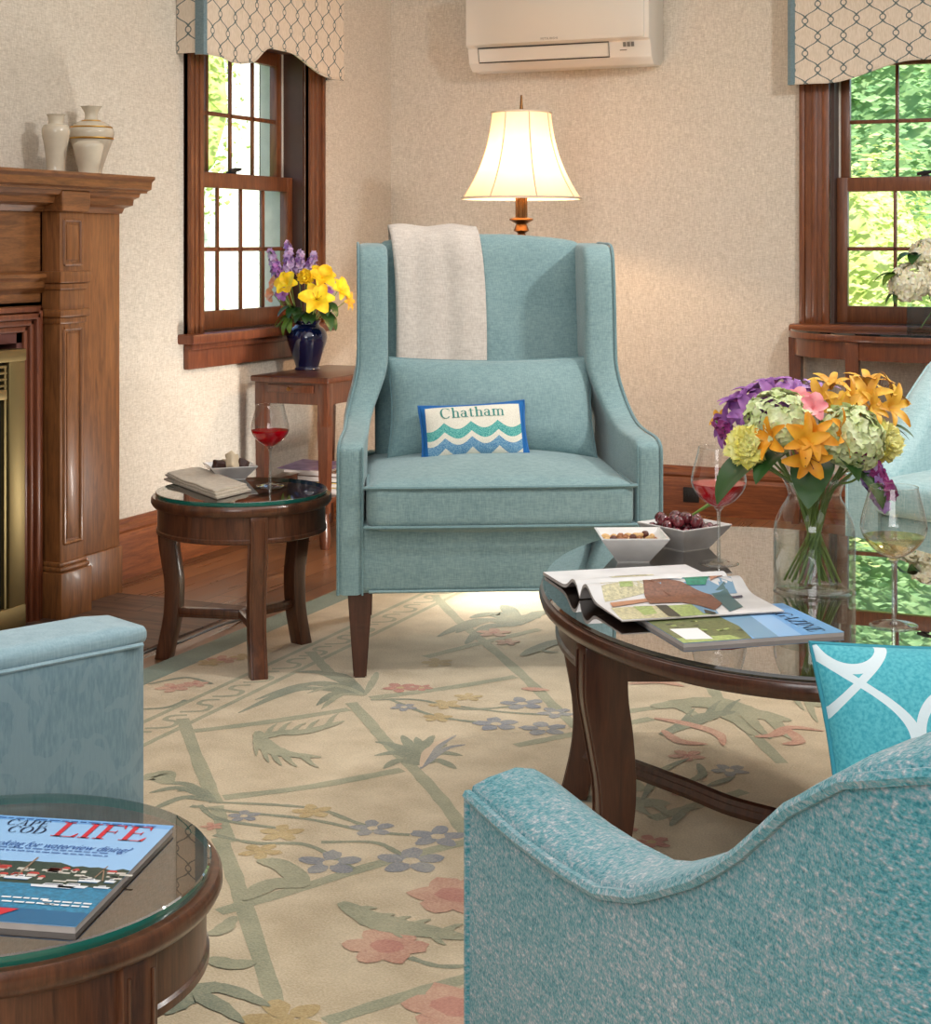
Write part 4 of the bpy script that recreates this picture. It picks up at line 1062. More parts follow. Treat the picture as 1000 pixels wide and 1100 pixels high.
def stre(pts):
    b = B(); P = crom(pts, 6)
    b.tube(P, 0.014, 8); b.tube([p+Vector((0,0,0.012)) for p in P], 0.011, 8); b.done('stretcher', 'dark', root)
for sx in (-1, 1):
    stre([(sx*0.335,0.24,0.10),(sx*0.26,0.16,0.10),(sx*0.16,0.03,0.10),(sx*0.09,-0.07,0.10),(0,-0.15,0.10)])

# ------------------------------------------------------------------ corner table with drawer
root = thing('corner_end_table', 'square dark cherry end table with pull-out tray under the left window', 'side table', (-2.955, 5.14, 0))
X0, X1, Y0_, Y1_, Zt = -3.105, -2.797, 5.145, 5.71, 0.62
b = B(); b.box((X0-0.008,Y0_-0.012,Zt-0.022),(X1+0.008,Y1_,Zt),0.006,3); wpart(b, 'tabletop', 'cherry', root)
b = B(); b.box((X0+0.006,Y0_+0.004,Zt-0.10),(X1-0.006,Y1_-0.01,Zt-0.022)); wpart(b, 'apron', 'cherry', root, smooth=False)
b = B(); b.box((X0+0.06,Y0_-0.004,Zt-0.058),(X1-0.06,Y0_+0.01,Zt-0.030),0.002); tr = wpart(b, 'pull_out_tray', 'cherry', root)
b = B(); b.tube([((X0+X1)/2,Y0_-0.003,Zt-0.044),((X0+X1)/2,Y0_-0.014,Zt-0.044),((X0+X1)/2,Y0_-0.020,Zt-0.044)], [0.004,0.009,0.006], 10); wsub(b, 'knob', 'antique', root, tr)
for x_ in (X0+0.024, X1-0.024):
    for y_ in (Y0_+0.024, Y1_-0.035):
        b = B(); b.box((x_-0.021,y_-0.021,0.44),(x_+0.021,y_+0.021,Zt-0.02),0.003)
        tb = bmesh.new(); bmesh.ops.create_cube(tb, size=1)
        for v in tb.verts: w_ = 0.042 if v.co.z > 0 else 0.030; v.co = Vector((x_+v.co.x*w_, y_+v.co.y*w_, 0.46 if v.co.z > 0 else 0.13))
        b.merge(tb); b.lathe([(0.016,0.0),(0.019,0.012),(0.021,0.05),(0.016,0.09),(0.013,0.12),(0.016,0.135),(0.013,0.14)], 14, TR(x_,y_,0)); wpart(b, 'leg', 'cherry', root)
b = B(); b.box((X0+0.012,Y0_+0.012,0.165),(X1-0.012,Y1_-0.022,0.182),0.003); wpart(b, 'lower_shelf', 'cherry', root)

# ------------------------------------------------------------------ half-moon console under the right window
cx0, cy0, ca_, cb_, cz_ = -0.83, YB-0.025, 0.585, 0.385, 0.768
root = thing('console_table', 'half-moon cherry console table with glass top under the right window', 'console table', (cx0, cy0, 0))
def half(off, z, n=48): return [((ca_+off)*math.cos(PI+PI*k/n), (cb_+off)*math.sin(PI+PI*k/n), z) for k in range(n+1)]
def hslab(b, off, z0, z1):
    P = [(p[0], p[1]) for p in half(off, 0)]; b.prism(P, lambda x, y: (x, y, z0), lambda x, y: (x, y, z1), 0.003); return b
b = B(); hslab(b, 0.0, cz_-0.032, cz_-0.007); b.done('tabletop', 'cherry_lt', root)
b = B(); b.mat(0).poly(half(-0.006, cz_)); b.mat(1); b.grid(lambda u, v: tuple(Vector(half(-0.006,0)[round(u*48)])+Vector((0,0,cz_-0.007*(1-v)))), 48, 1); b.done('glass_top', ['tabletop_glass', 'dark_edge'], root)
b = B(); b.grid(lambda u, v: tuple(Vector(half(-0.02,0)[round(u*48)])+Vector((0,0,lerp(cz_-0.10,cz_-0.032,v)))), 48, 1); b.grid(lambda u, v: tuple(Vector(half(-0.035,0)[round(u*48)])+Vector((0,0,lerp(cz_-0.10,cz_-0.032,v)))), 48, 1)
b.grid(lambda u, v: tuple(Vector(half(-0.02-0.015*v,0)[round(u*48)])+Vector((0,0,cz_-0.10))), 48, 1); b.done('apron', 'cherry_lt', root)
for a in (180+3, 180+59, 360-59, 360-3):
    r_ = math.radians(a); x_, y_ = (ca_-0.03)*math.cos(r_), (cb_-0.03)*math.sin(r_) - (0.02 if abs(math.sin(r_)) < 0.1 else 0)
    tb = bmesh.new(); bmesh.ops.create_cube(tb, size=1)
    for v in tb.verts: w_ = 0.05 if v.co.z > 0 else 0.028; v.co = Vector((x_+v.co.x*w_, y_+v.co.y*w_, cz_-0.033 if v.co.z > 0 else 0))
    b = B(); b.merge(tb); b.done('leg', 'cherry_lt', root)
# ------------------------------------------------------------------ glassware
def wine_glass(label, c, wine, lvl=0.155, k=1.0, wname='wine'):
    root = thing('wine_glass', label, 'wine glass', c, random.random()*6, None)
    W_ = lambda pts, n=5: [(max(0.0, p.x)*k, p.z*k) for p in crom([(r, 0, z) for r, z in pts], n)]
    bowl = W_([(0.0,0.1085),(0.012,0.111),(0.030,0.1215),(0.0455,0.138),(0.053,0.155),(0.0525,0.170),(0.048,0.19),(0.0425,0.21),(0.039,0.2255)])
    b = B(); b.lathe(bowl, 48, cap=False); b.tube([(0.039*k*math.cos(2*PI*i/48), 0.039*k*math.sin(2*PI*i/48), 0.2255*k) for i in range(48)], 0.0007, 5, closed=True); b.done('bowl', 'glass', root, angle=80)
    b = B(); b.lathe(W_([(0.0045,0.003),(0.0038,0.012),(0.0034,0.04),(0.0034,0.08),(0.0042,0.10),(0.009,0.1075),(0.0,0.109)]), 20, cap=False); b.done('stem', 'stem_glass', root, angle=80)
    b = B(); b.lathe(W_([(0.0,0.0),(0.036,0.0),(0.0375,0.001),(0.036,0.0022),(0.02,0.0042),(0.0045,0.009),(0.0,0.010)], 4), 48, cap=False); b.done('foot', 'glass', root, angle=60)
    b = B(); ins = [(r-0.0012*k if r > 0.002 else r, z+0.0006) for r, z in bowl if z <= lvl*k]; ins = [(max(r, 0.0), z) for r, z in ins]
    b.lathe(ins+[(0.0, ins[-1][1])], 48, cap=False); b.done('wine', wine, root, angle=60, )
    return root
M['stem_glass'] = thin_glass('stem_glass', (0.9,0.92,0.92,1), 0.26, 0.7, 1.6)
p = onZ(290, 522, 0.455); wine_glass('stemmed glass of red wine on the end table by the fireplace', p, 'red_wine', 0.158, 0.96)
p = onZ(772, 605, TZ); wine_glass('stemmed glass of red wine on the coffee table', p, 'red_wine', 0.156)
p = onZ(960, 672, TZ); wine_glass('stemmed glass of white wine on the coffee table', p, 'white_wine', 0.148, 1.0)

# ------------------------------------------------------------------ flowers
def frame(ax):
    return Vector(ax).normalized().to_track_quat('Z', 'Y').to_matrix().to_4x4()
def petal_fn(L_, w, e0, e1, a, ruf=0.0, cup=0.25, z0=0.0, ph=0.0):
    def fn(u, v):
        x = (v-0.5)*2; e = lerp(e0, e1, u)
        r = L_*u; ww = w*0.5*(math.sin(PI*min(1, 0.08+u*0.86))**0.8)
        rr, zz = r*math.cos(e), r*math.sin(e)
        y = x*ww; zz += cup*ww*x*x + ruf*math.sin(x*9+ph+u*4)*u; rr += ruf*math.cos(x*7+ph)*u*0.6
        return (rr*math.cos(a)-y*math.sin(a), rr*math.sin(a)+y*math.cos(a), zz+z0)
    return fn
def lily(b, L_=0.04, n=6, mtx=None, w=0.02):
    for k in range(n):
        b.grid(petal_fn(L_*random.uniform(0.9,1.08), w*(1.15 if k % 2 else 0.9), random.uniform(1.15,1.3), random.uniform(0.25,0.55), 2*PI*k/n+random.uniform(-.12,.12)), 6, 4, mtx=mtx)
def stamens(b, L_=0.03, mtx=None):
    for k in range(5):
        a = 2*PI*k/5; p = Vector((math.cos(a)*L_*0.35, math.sin(a)*L_*0.35, L_)); q = [Vector((0,0,0.004)), p*0.5+Vector((0,0,0.002)), p]
        b.tube(q, 0.0006, 4, mtx=mtx); b.lathe([(0,-0.002),(0.0013,0),(0,0.002)], 6, mtx=(mtx or Matrix()) @ Matrix.Translation(p))
def carnation(b, R_=0.033, mtx=None):
    for l, (e, n, s) in enumerate(((0.35,9,1.0),(0.7,9,0.95),(1.0,8,0.85),(1.25,6,0.75),(1.45,4,0.6))):
        for k in range(n):
            b.grid(petal_fn(R_*s*random.uniform(0.92,1.08), R_*0.85, e+0.25, e-0.15, 2*PI*k/n+l*0.5, 0.004, 0.1, 0.002*l, random.random()*6), 5, 6, mtx=mtx)
def hydrangea(b, R_=0.05, N=70, mtx=None, s=0.011, flat_=0.75):
    for k in range(N):
        z = 1-1.25*(k+0.5)/N; ph = k*2.39996; q = math.sqrt(max(0, 1-z*z))
        d = Vector((q*math.cos(ph), q*math.sin(ph), z)); pos = Vector((d.x*R_, d.y*R_, d.z*R_*flat_))*random.uniform(0.92,1.05)
        m_ = (mtx or Matrix()) @ Matrix.Translation(pos) @ frame(d+Vector((random.uniform(-.6,.6), random.uniform(-.6,.6), random.uniform(-.6,.6)))) @ RZ(random.random()*3)
        for j in range(4): b.grid(petal_fn(s*1.05, s*1.1, 0.5, 0.05, j*PI/2, 0, 0.15), 2, 2, mtx=m_)
def spike(b, L_=0.09, mtx=None, N=16, s=0.014, r0=0.012):
    for k in range(N):
        t = k/(N-1); a = k*2.4; pos = Vector((r0*(1-0.5*t)*math.cos(a), r0*(1-0.5*t)*math.sin(a), L_*t))
        m_ = (mtx or Matrix()) @ Matrix.Translation(pos) @ frame((math.cos(a), math.sin(a), 0.5)); ss = s*(1-0.45*t)
        for j in range(5): b.grid(petal_fn(ss, ss*0.95, 0.9, 0.1, j*2*PI/5, 0.001, 0.2), 2, 2, mtx=m_)
def leaf_fn(L_, w, droop=0.5, up=0.6):
    def fn(u, v):
        x = (v-0.5)*2; e = lerp(up, up-droop*2, u); ww = w/2*(math.sin(PI*min(1.0, (0.02+u*0.98))**0.85)**0.75 if u < 1 else 0.0)
        return (L_*u*math.cos(e*0.8), x*ww, L_*u*math.sin(e)*0.7 + abs(x)*ww*0.25)
    return fn
def stem_path(root, pos, vz, mr, base, br):
    off = Vector((pos.x-vz.x, pos.y-vz.y, 0)); off = off.normalized()*min(1.0, off.length/0.07) if off.length > 1e-6 else off
    neck = Vector((vz.x, vz.y, vz.z)) + off*mr*0.75; bot = Vector((vz.x, vz.y, base)) - off*br*0.65 + Vector((random.uniform(-.4,.4)*br, random.uniform(-.4,.4)*br, 0))
    if pos.z < vz.z + 0.03: mid = neck + Vector((off.x*mr*0.3, off.y*mr*0.3, 0.014))
    else: mid = pos.lerp(neck, 0.55) + off*0.006
    return [p-Vector(root.location) for p in crom([pos, mid, neck, neck.lerp(bot, 0.5), bot], 4)]
def bloom(kind, name, label, pos, ax, mats, vz, group, L_=0.04, leaf=None, stamen=False, n=6, w=None, multi=1):
    root = thing(name, label, 'flower', pos, 0, group)
    F_ = frame(ax); b = B()
    if kind == 'lily':
        for k in range(multi):
            a = 2*PI*k/max(1, multi); sh = Matrix.Translation((0.55*L_*math.cos(a), 0.55*L_*math.sin(a), 0)) if multi > 1 else Matrix()
            lily(b, L_, n, F_ @ sh @ (frame((math.cos(a)*0.6, math.sin(a)*0.6, 1)) if multi > 1 else Matrix()), w or L_*0.5)
    elif kind == 'carnation': carnation(b, L_, F_)
    elif kind == 'hydrangea': hydrangea(b, L_, n, F_, w or 0.011)
    elif kind == 'spike': spike(b, L_, F_, n, w or 0.014)
    b.done('petals', mats, root, angle=80)
    if stamen:
        b = B(); stamens(b, L_*0.75, F_); b.done('stamens', 'stamen', root)
    if kind == 'spike' : 
        b = B(); b.tube([F_ @ Vector((0,0,0)), F_ @ Vector((0,0,L_))], 0.002, 5); b.done('flower_stalk', 'stem_green', root)
    b = B(); b.tube(stem_path(root, Vector(pos), *vz), 0.0022, 6); b.done('stem', 'stem_green', root)
    for l in (leaf or []):
        b = B(); dr, L2, w2, up = l
        b.grid(leaf_fn(L2, w2, 0.45, up), 10, 6, mtx=RZ(dr)); b.done('leaf', 'leaf', root, angle=80)
    return root
def leafsprig(label, pos, rz, L_, w, vz, group, mat='leaf', up=0.5, n=1):
    root = thing('leaf_sprig', label, 'leaves', pos, 0, group)
    for k in range(n):
        b = B(); b.grid(leaf_fn(L_*(1-0.12*k), w, 0.5, up-0.25*k), 12, 6, mtx=RZ(rz+0.55*(k-(n-1)/2))); b.done('leaf', mat, root, angle=80)
    b = B(); b.tube(stem_path(root, Vector(pos), *vz), 0.002, 6); b.done('stem', 'stem_green', root)
    return root
CAMV = lambda x, d, z=0: C(x, d, z)           # direction given in the camera frame
# --- bouquet on the coffee table
vc = C(0.622, 2.905, TZ)
root = thing('glass_vase', 'clear glass vase of water holding the mixed bouquet on the coffee table', 'vase', vc)
vp = [(p.x, p.z) for p in crom([(0.0,0,0.0),(0.066,0,0.0),(0.0715,0,0.006),(0.072,0,0.04),(0.072,0,0.10),(0.069,0,0.125),(0.058,0,0.15),(0.048,0,0.166),(0.047,0,0.178),(0.054,0,0.196),(0.062,0,0.206)], 4)]
b = B(); b.lathe([(max(0,r), z) for r, z in vp], 56, cap=False); b.tube([(0.062*math.cos(2*PI*i/56), 0.062*math.sin(2*PI*i/56), 0.206) for i in range(56)], 0.0016, 6, closed=True)
b.lathe([(0,0.006),(0.066,0.006),(0.069,0.011)], 56, cap=False); M['vase_glass'] = thin_glass('vase_glass', (0.95,0.97,0.96,1), 0.06, 0.8, 2.6); b.done('body', 'vase_glass', root, angle=80)
b = B(); b.lathe([(0,0.012),(0.067,0.012),(0.0695,0.02),(0.0698,0.088),(0.0698,0.092),(0,0.092)], 48, cap=False); b.done('water', 'water', root, angle=50)
VZ = (vc+Vector((0,0,0.185)), 0.047, TZ+0.016, 0.055)
def bp(px, py, dd): return dep(px, py, 2.905+dd)
def outw(p, up=0.5): 
    c = vc+Vector((0,0,0.235)); d = (p-c).normalized(); return (d.x, d.y, d.z+up*0.4)
G = 'flowers in the coffee table bouquet'
def cb(kind, name, label, px, py, dd, mats, **k):
    p = bp(px, py, dd); ax = k.pop('ax', None) or outw(p); bloom(kind, name, label, p, ax, mats, VZ, G, **k)
TOC = CAMV(0,-1,0.25)
cb('lily', 'lily_flower', 'left orange lily bloom of the front trio in the coffee table bouquet', 848, 474, -0.135, 'p_orange', L_=0.047, multi=2, w=0.019, ax=CAMV(-0.5,-0.8,0.25))
cb('lily', 'lily_flower', 'right orange lily bloom of the front trio in the coffee table bouquet', 884, 468, -0.13, 'p_orange', L_=0.047, multi=2, w=0.019, ax=CAMV(0.45,-0.8,0.35))
cb('lily', 'lily_flower', 'lowest orange lily bloom of the front trio in the coffee table bouquet', 867, 490, -0.14, 'p_orange', L_=0.046, w=0.021, stamen=True, ax=CAMV(0.0,-0.9,-0.15))
cb('hydrangea', 'hydrangea_flower', 'pale green hydrangea head left of the front orange lilies', 836, 452, -0.075, 'p_green', L_=0.057, n=170, w=0.0098, ax=CAMV(-0.2,-0.7,0.7))
cb('hydrangea', 'hydrangea_flower', 'pale green hydrangea head right of the front orange lilies', 914, 470, -0.085, 'p_green', L_=0.055, n=170, w=0.0098, ax=CAMV(0.2,-0.9,0.5))
cb('carnation', 'carnation', 'pale yellow carnation on the left front of the coffee table bouquet', 803, 480, -0.09, 'p_cream', L_=0.041, ax=CAMV(-0.25,-0.9,0.3))
cb('carnation', 'carnation', 'pale yellow carnation on the right side of the coffee table bouquet', 945, 474, -0.03, 'p_cream', L_=0.041, ax=CAMV(0.5,-0.75,0.2))
cb('lily', 'lily_flower', 'leftmost purple lily cluster in the coffee table bouquet', 797, 447, -0.02, 'p_purple', L_=0.044, multi=3, ax=CAMV(-0.6,-0.5,0.6))
cb('lily', 'lily_flower', 'second purple lily cluster from the left in the coffee table bouquet', 815, 434, -0.01, 'p_purple', L_=0.045, multi=3, ax=CAMV(-0.35,-0.5,0.8))
cb('lily', 'lily_flower', 'purple lily cluster at the top left middle of the coffee table bouquet', 838, 427, 0.0, 'p_purple', L_=0.045, multi=3, ax=CAMV(-0.1,-0.5,0.9))
cb('lily', 'lily_flower', 'purple lily cluster beside the pink bud at the bouquet top', 862, 424, 0.02, 'p_lilac', L_=0.034, multi=2, ax=CAMV(0.05,-0.4,0.9))
cb('lily', 'lily_flower', 'tallest spiky lilac bloom at the top of the coffee table bouquet', 881, 423, 0.03, 'p_lilac', L_=0.042, n=6, w=0.009, ax=CAMV(0.05,-0.1,1))
cb('lily', 'lily_flower', 'pink lily bud between purple and golden blooms', 857, 430, -0.04, 'p_pink', L_=0.028, n=5, w=0.02, ax=CAMV(-0.1,-0.7,0.7))
cb('lily', 'lily_flower', 'pink open lily just above the front orange lilies', 873, 440, -0.085, 'p_pink', L_=0.03, n=5, w=0.024, ax=CAMV(0.05,-0.8,0.5))
cb('lily', 'lily_flower', 'golden lily cluster at the top centre of the coffee table bouquet', 896, 430, -0.02, 'p_gold', L_=0.044, multi=4, w=0.016, ax=CAMV(0.1,-0.7,0.7))
cb('lily', 'lily_flower', 'golden lily cluster standing highest on the right of the bouquet', 942, 428, 0.02, 'p_gold', L_=0.05, multi=4, w=0.017, ax=CAMV(0.35,-0.5,0.8), stamen=True)
cb('lily', 'lily_flower', 'golden lily tucked between the two right-hand golden clusters', 921, 441, -0.04, 'p_gold', L_=0.038, multi=2, ax=CAMV(0.2,-0.8,0.5))
cb('lily', 'lily_flower', 'small yellow bloom at the far left edge of the bouquet', 776, 452, 0.03, 'p_gold', L_=0.026, n=5, ax=CAMV(-0.7,-0.3,0.5))
cb('spike', 'stock_flower', 'magenta stock spike at the left of the coffee table bouquet', 786, 470, -0.02, 'p_magenta', L_=0.05, n=16, w=0.013, ax=CAMV(-0.55,-0.4,0.55))
cb('spike', 'stock_flower', 'drooping magenta stock spike at the lower right of the bouquet', 926, 494, -0.06, 'p_magenta', L_=0.08, n=18, w=0.021, ax=CAMV(0.5,-0.4,-0.62))
cb('spike', 'stock_flower', 'short lilac stock spike hanging lowest on the right of the bouquet', 934, 505, -0.07, 'p_lilac', L_=0.07, n=15, w=0.02, ax=CAMV(0.25,-0.4,-0.85))
def la(x, d): v = C(x, d, 0); return math.atan2(v.y, v.x)
leafsprig('broad dark green leaf hanging out on the left of the coffee table bouquet', bp(835, 493, -0.05), la(-1,-0.4), 0.15, 0.095, VZ, 'leaves in the coffee table bouquet', up=0.22)
leafsprig('dark green leaf folding over the front lip of the glass vase', bp(878, 497, -0.055), la(-0.35,-0.9), 0.125, 0.075, VZ, 'leaves in the coffee table bouquet', up=0.12)
leafsprig('dark green leaf drooping at the right of the glass vase neck', bp(905, 495, -0.05), la(0.6,-0.7), 0.125, 0.065, VZ, 'leaves in the coffee table bouquet', up=-0.05)
leafsprig('spray of three pointed leaves at the right of the bouquet', bp(940, 460, 0.02), la(1,-0.1), 0.075, 0.022, VZ, 'leaves in the coffee table bouquet', up=0.75, n=3)
leafsprig('green leaf under the pale yellow carnation of the bouquet', bp(845, 488, -0.08), la(-0.8,-0.7), 0.10, 0.05, VZ, 'leaves in the coffee table bouquet', up=0.3)
leafsprig('green leaf under the right hydrangea head of the bouquet', bp(895, 486, -0.08), la(0.5,-0.8), 0.08, 0.045, VZ, 'leaves in the coffee table bouquet', up=0.1)

# --- blue vase on the corner table
M['p_stock'] = petal('stock_petals', rgb(150,96,170), rgb(226,200,232))
bv = Vector((-3.058, 5.46, 0.62))
root = thing('blue_vase', 'glossy cobalt blue vase of flowers on the corner end table', 'vase', bv)
pr_v = [(p.x, p.z) for p in crom([(0.0,0,0),(0.045,0,0.0),(0.047,0,0.006),(0.044,0,0.012),(0.056,0,0.05),(0.074,0,0.105),(0.077,0,0.13),(0.066,0,0.155),(0.050,0,0.168),(0.046,0,0.176),(0.052,0,0.186),(0.046,0,0.186),(0.04,0,0.17)], 4)]
B().lathe([(max(0,r), max(0,z)) for r, z in pr_v], 48, cap=False).done('body', 'cobalt', root, angle=70)
VB = (bv+Vector((0,0,0.18)), 0.04, 0.62+0.05, 0.03); bd = C(0,0,0)
bdep = bv.x*(-ST) + bv.y*CT
G2 = 'flowers in the blue vase'
def cb2(kind, name, label, px, py, dd, mats, **k):
    p = dep(px+2, py, bdep+dd); c = bv+Vector((0,0,0.2)); d = (p-c).normalized(); ax = k.pop('ax', None) or (d.x, d.y, d.z+0.2)
    bloom(kind, name, label, p, ax, mats, VB, G2, **k)
cb2('lily', 'lily_flower', 'yellow lily bloom on the left front of the blue vase bunch', 307, 306, -0.08, 'p_yellow', L_=0.058, w=0.044, ax=CAMV(-0.3,-0.9,0.4))
cb2('lily', 'lily_flower', 'yellow lily bloom lowest in front of the blue vase bunch', 338, 322, -0.09, 'p_yellow', L_=0.07, w=0.05, ax=CAMV(0.1,-0.9,0.3), stamen=True)
cb2('lily', 'lily_flower', 'yellow lily bloom at the upper right of the blue vase bunch', 343, 300, -0.05, 'p_yellow', L_=0.064, w=0.048, ax=CAMV(0.3,-0.7,0.6))
cb2('carnation', 'carnation', 'bright yellow ruffled bloom at the middle of the blue vase bunch', 327, 299, -0.07, 'p_yellow', L_=0.036, ax=CAMV(0,-0.8,0.6))
cb2('lily', 'lily_flower', 'yellow lily bloom on the right of the blue vase bunch', 361, 312, -0.02, 'p_yellow', L_=0.054, w=0.038, ax=CAMV(0.7,-0.5,0.4))
cb2('lily', 'lily_flower', 'small golden lily reaching furthest right from the blue vase', 369, 324, 0.0, 'p_gold', L_=0.045, w=0.02, ax=CAMV(0.9,-0.4,0.1))
cb2('lily', 'lily_flower', 'peach bloom on the left edge of the blue vase bunch', 292, 316, -0.04, 'p_peach', L_=0.038, w=0.034, ax=CAMV(-0.8,-0.5,0.2))
cb2('lily', 'lily_flower', 'upper peach bloom on the left of the blue vase bunch', 295, 304, -0.03, 'p_peach', L_=0.034, w=0.03, ax=CAMV(-0.7,-0.5,0.5))
cb2('lily', 'lily_flower', 'small violet bloom under the left yellow lily', 302, 316, -0.09, 'p_purple', L_=0.03, w=0.024, ax=CAMV(-0.3,-0.9,0.1))
cb2('lily', 'lily_flower', 'small violet bloom between the right yellow lilies', 349, 314, -0.06, 'p_purple', L_=0.026, w=0.02, ax=CAMV(0.3,-0.9,0.1))
for i, (px, py, L2, ax, lb) in enumerate(((297,296,0.11,(-0.3,-0.2,1),'leftmost'),(309,290,0.115,(-0.05,-0.1,1),'second'),(319,292,0.085,(0.1,-0.1,1),'third'),(330,292,0.08,(0.3,-0.1,1),'fourth'))):
    cb2('spike', 'stock_flower', lb+(' ' if i == 0 else ' from left ')+'lilac stock spike rising from the blue vase bunch', px, py, 0.0, 'p_stock', L_=L2*0.9, n=18, w=0.026, ax=CAMV(*ax))
cb2('spike', 'stock_flower', 'dense lilac stock spike low behind the yellow lilies', 300, 298, -0.04, 'p_purple', L_=0.06, n=14, w=0.02, ax=CAMV(-0.4,-0.5,0.8))
for px, py, dx, dd, L2, w2, up, lb in ((312,338,-0.9,-0.4,0.10,0.03,-0.1,'drooping leaf on the left of the blue vase mouth'),(330,335,0.0,-1,0.09,0.045,0.3,'dark leaf at the front of the blue vase mouth'),(345,335,0.8,-0.5,0.13,0.05,0.1,'dark leaf drooping on the right of the blue vase'),
                                   (318,330,-0.4,-0.9,0.09,0.04,0.4,'leaf under the left yellow lily of the blue vase'),(350,325,0.6,-0.7,0.11,0.04,0.3,'leaf under the right yellow lily of the blue vase'),(312,342,-0.6,-0.8,0.11,0.025,-0.2,'narrow pale leaf hanging low from the blue vase')):
    leafsprig(lb, dep(px, py, bdep-0.04), la(dx, dd), L2, w2, VB, 'leaves in the blue vase', 'leaf_lt' if 'pale' in lb or 'drooping leaf' in lb else 'leaf', up=up, n=3)

# --- white hydrangeas on the console
kv = onY(1006, 361, 6.24); kv = Vector((kv.x, kv.y, cz_))
root = thing('glass_vase', 'square clear glass vase of white hydrangeas on the console table', 'vase', kv)
b = B(); hw_ = 0.10
for z0, z1 in ((0.0, 0.185),):
    for sx, sy in ((1,0),(-1,0),(0,1),(0,-1)):
        if sx: b.poly([(sx*hw_,-0.055,z0),(sx*hw_,0.055,z0),(sx*hw_,0.055,z1),(sx*hw_,-0.055,z1)])
        else: b.poly([(-hw_,sy*0.055,z0),(hw_,sy*0.055,z0),(hw_,sy*0.055,z1),(-hw_,sy*0.055,z1)])
    b.tube([(-hw_,-0.055,z1),(hw_,-0.055,z1),(hw_,0.055,z1),(-hw_,0.055,z1)], 0.002, 5, closed=True); b.box((-hw_,-0.055,0),(hw_,0.055,0.012))
b.done('body', 'vase_glass', root, smooth=False)
b = B(); b.box((-hw_+0.003,-0.052,0.013),(hw_-0.003,0.052,0.11)); b.done('water', 'water', root, smooth=False)
VK = (kv+Vector((0,0,0.185)), 0.07, cz_+0.02, 0.06); kd = kv.x*(-ST)+kv.y*CT
for px, py, dd, r_, ax, lb in ((978,303,-0.06,0.075,(-0.6,-0.6,0.5),'white hydrangea head at the left of the console bunch'),(1000,275,-0.02,0.075,(0,-0.5,0.9),'white hydrangea head at the top of the console bunch'),(1008,300,-0.09,0.07,(0.1,-0.9,0.4),'white hydrangea head at the front of the console bunch'),(1036,290,0.0,0.075,(0.7,-0.4,0.6),'white hydrangea head at the right of the console bunch')):
    bloom('hydrangea', 'hydrangea_flower', lb, dep(px, py, kd+dd), CAMV(*ax), 'p_white', VK, 'hydrangeas on the console', L_=r_, n=150, w=0.0145)
for px, py, dx, dd, L2, w2, up, lb in ((965,295,-1,-0.2,0.10,0.05,0.5,'bright green leaves left of the white hydrangeas'),(968,312,-0.9,-0.5,0.09,0.03,0.0,'small leaves hanging low left of the white hydrangeas'),(985,275,-0.6,-0.6,0.10,0.05,0.7,'dark leaf above the left white hydrangea'),(1000,300,0.1,-1,0.09,0.05,0.3,'dark leaf between the white hydrangeas')):
    leafsprig(lb, dep(px, py, kd-0.05), la(dx, dd), L2, w2, VK, 'leaves in the console bunch', 'leaf_lt' if 'bright' in lb else 'leaf', up=up, n=2)

# ------------------------------------------------------------------ bowls of snacks
def square_bowl(label, c, top, bot, h, rz):
    root = thing('square_bowl', label, 'bowl', c, rz)
    k = math.sqrt(2); b = B()
    b.lathe([(0,0),(bot*k,0.0),(bot*k*1.02,0.002),(top*k,h-0.002),(top*k,h),(top*k-0.006,h),(bot*k*0.96,0.006),(0,0.005)], 4, RZ(PI/4), cap=False); b.done('bowl', 'white', root, smooth=False)
    return root
def relax(P, r, n=60, cent=None, lim=None, zmin=0.0, g=0.0004):
    for _ in range(n):
        for i in range(len(P)):
            for j in range(i):
                d = P[i]-P[j]; l = d.length
                if l < r[i]+r[j]:
                    q = (d.normalized() if l > 1e-6 else Vector((0,0,1)))*((r[i]+r[j])-l)/2
                    P[i] += q; P[j] -= q
        for i, p in enumerate(P):
            p.z -= g
            m_ = lim(max(p.z, zmin)) - r[i]
            p.x = max(-m_, min(m_, p.x)); p.y = max(-m_, min(m_, p.y)); p.z = max(zmin+r[i], p.z)
    return P
nc = onZ(678, 601, TZ); nrz = TH+math.radians(2)
square_bowl('small square white bowl of mixed nuts on the coffee table', nc, 0.066, 0.031, 0.052, nrz)
nutm = [flat('almond_skin', rgb(150,96,56), 0.6), flat('cashew_cream', rgb(214,172,116), 0.6), flat('hazelnut_brown', rgb(92,48,36), 0.5)]
def nut(mt, L_, w):
    b = B(); b.lathe([(0,-L_),(w*0.6,-L_*0.75),(w,-L_*0.1),(w*0.75,L_*0.55),(0,L_)], 10, Matrix.Rotation(PI/2, 4, 'Y')); return b
random.seed(3)
rr = [0.0085]*38
P = relax([Vector((random.uniform(-.045,.045), random.uniform(-.045,.045), random.uniform(.04,.07))) for _ in rr], rr, 140, lim=lambda z: lerp(0.030,0.063,min(1,z/0.05)), zmin=0.030)
first = {}
for i, p in enumerate(P):
    k = (0,1,1,0,1,2)[i % 6]; w = nc + RZ(nrz) @ p
    lb = ('brown almond lying in the small white bowl', 'pale cashew lying in the small white bowl', 'dark hazelnut lying in the small white bowl')[k]
    if k not in first:
        o = nut(nutm[k], 0.0105 if k < 2 else 0.0085, 0.0058 if k < 2 else 0.0078).done('nut', nutm[k]); tag(o, lb, 'nut', ('almonds','cashews','hazelnuts')[k]+' in the bowl'); first[k] = o
    else: o = first[k].copy(); COL.objects.link(o)
    o.location = w; o.rotation_euler = (random.uniform(-.4,.4), random.uniform(-.4,.4), random.random()*6)
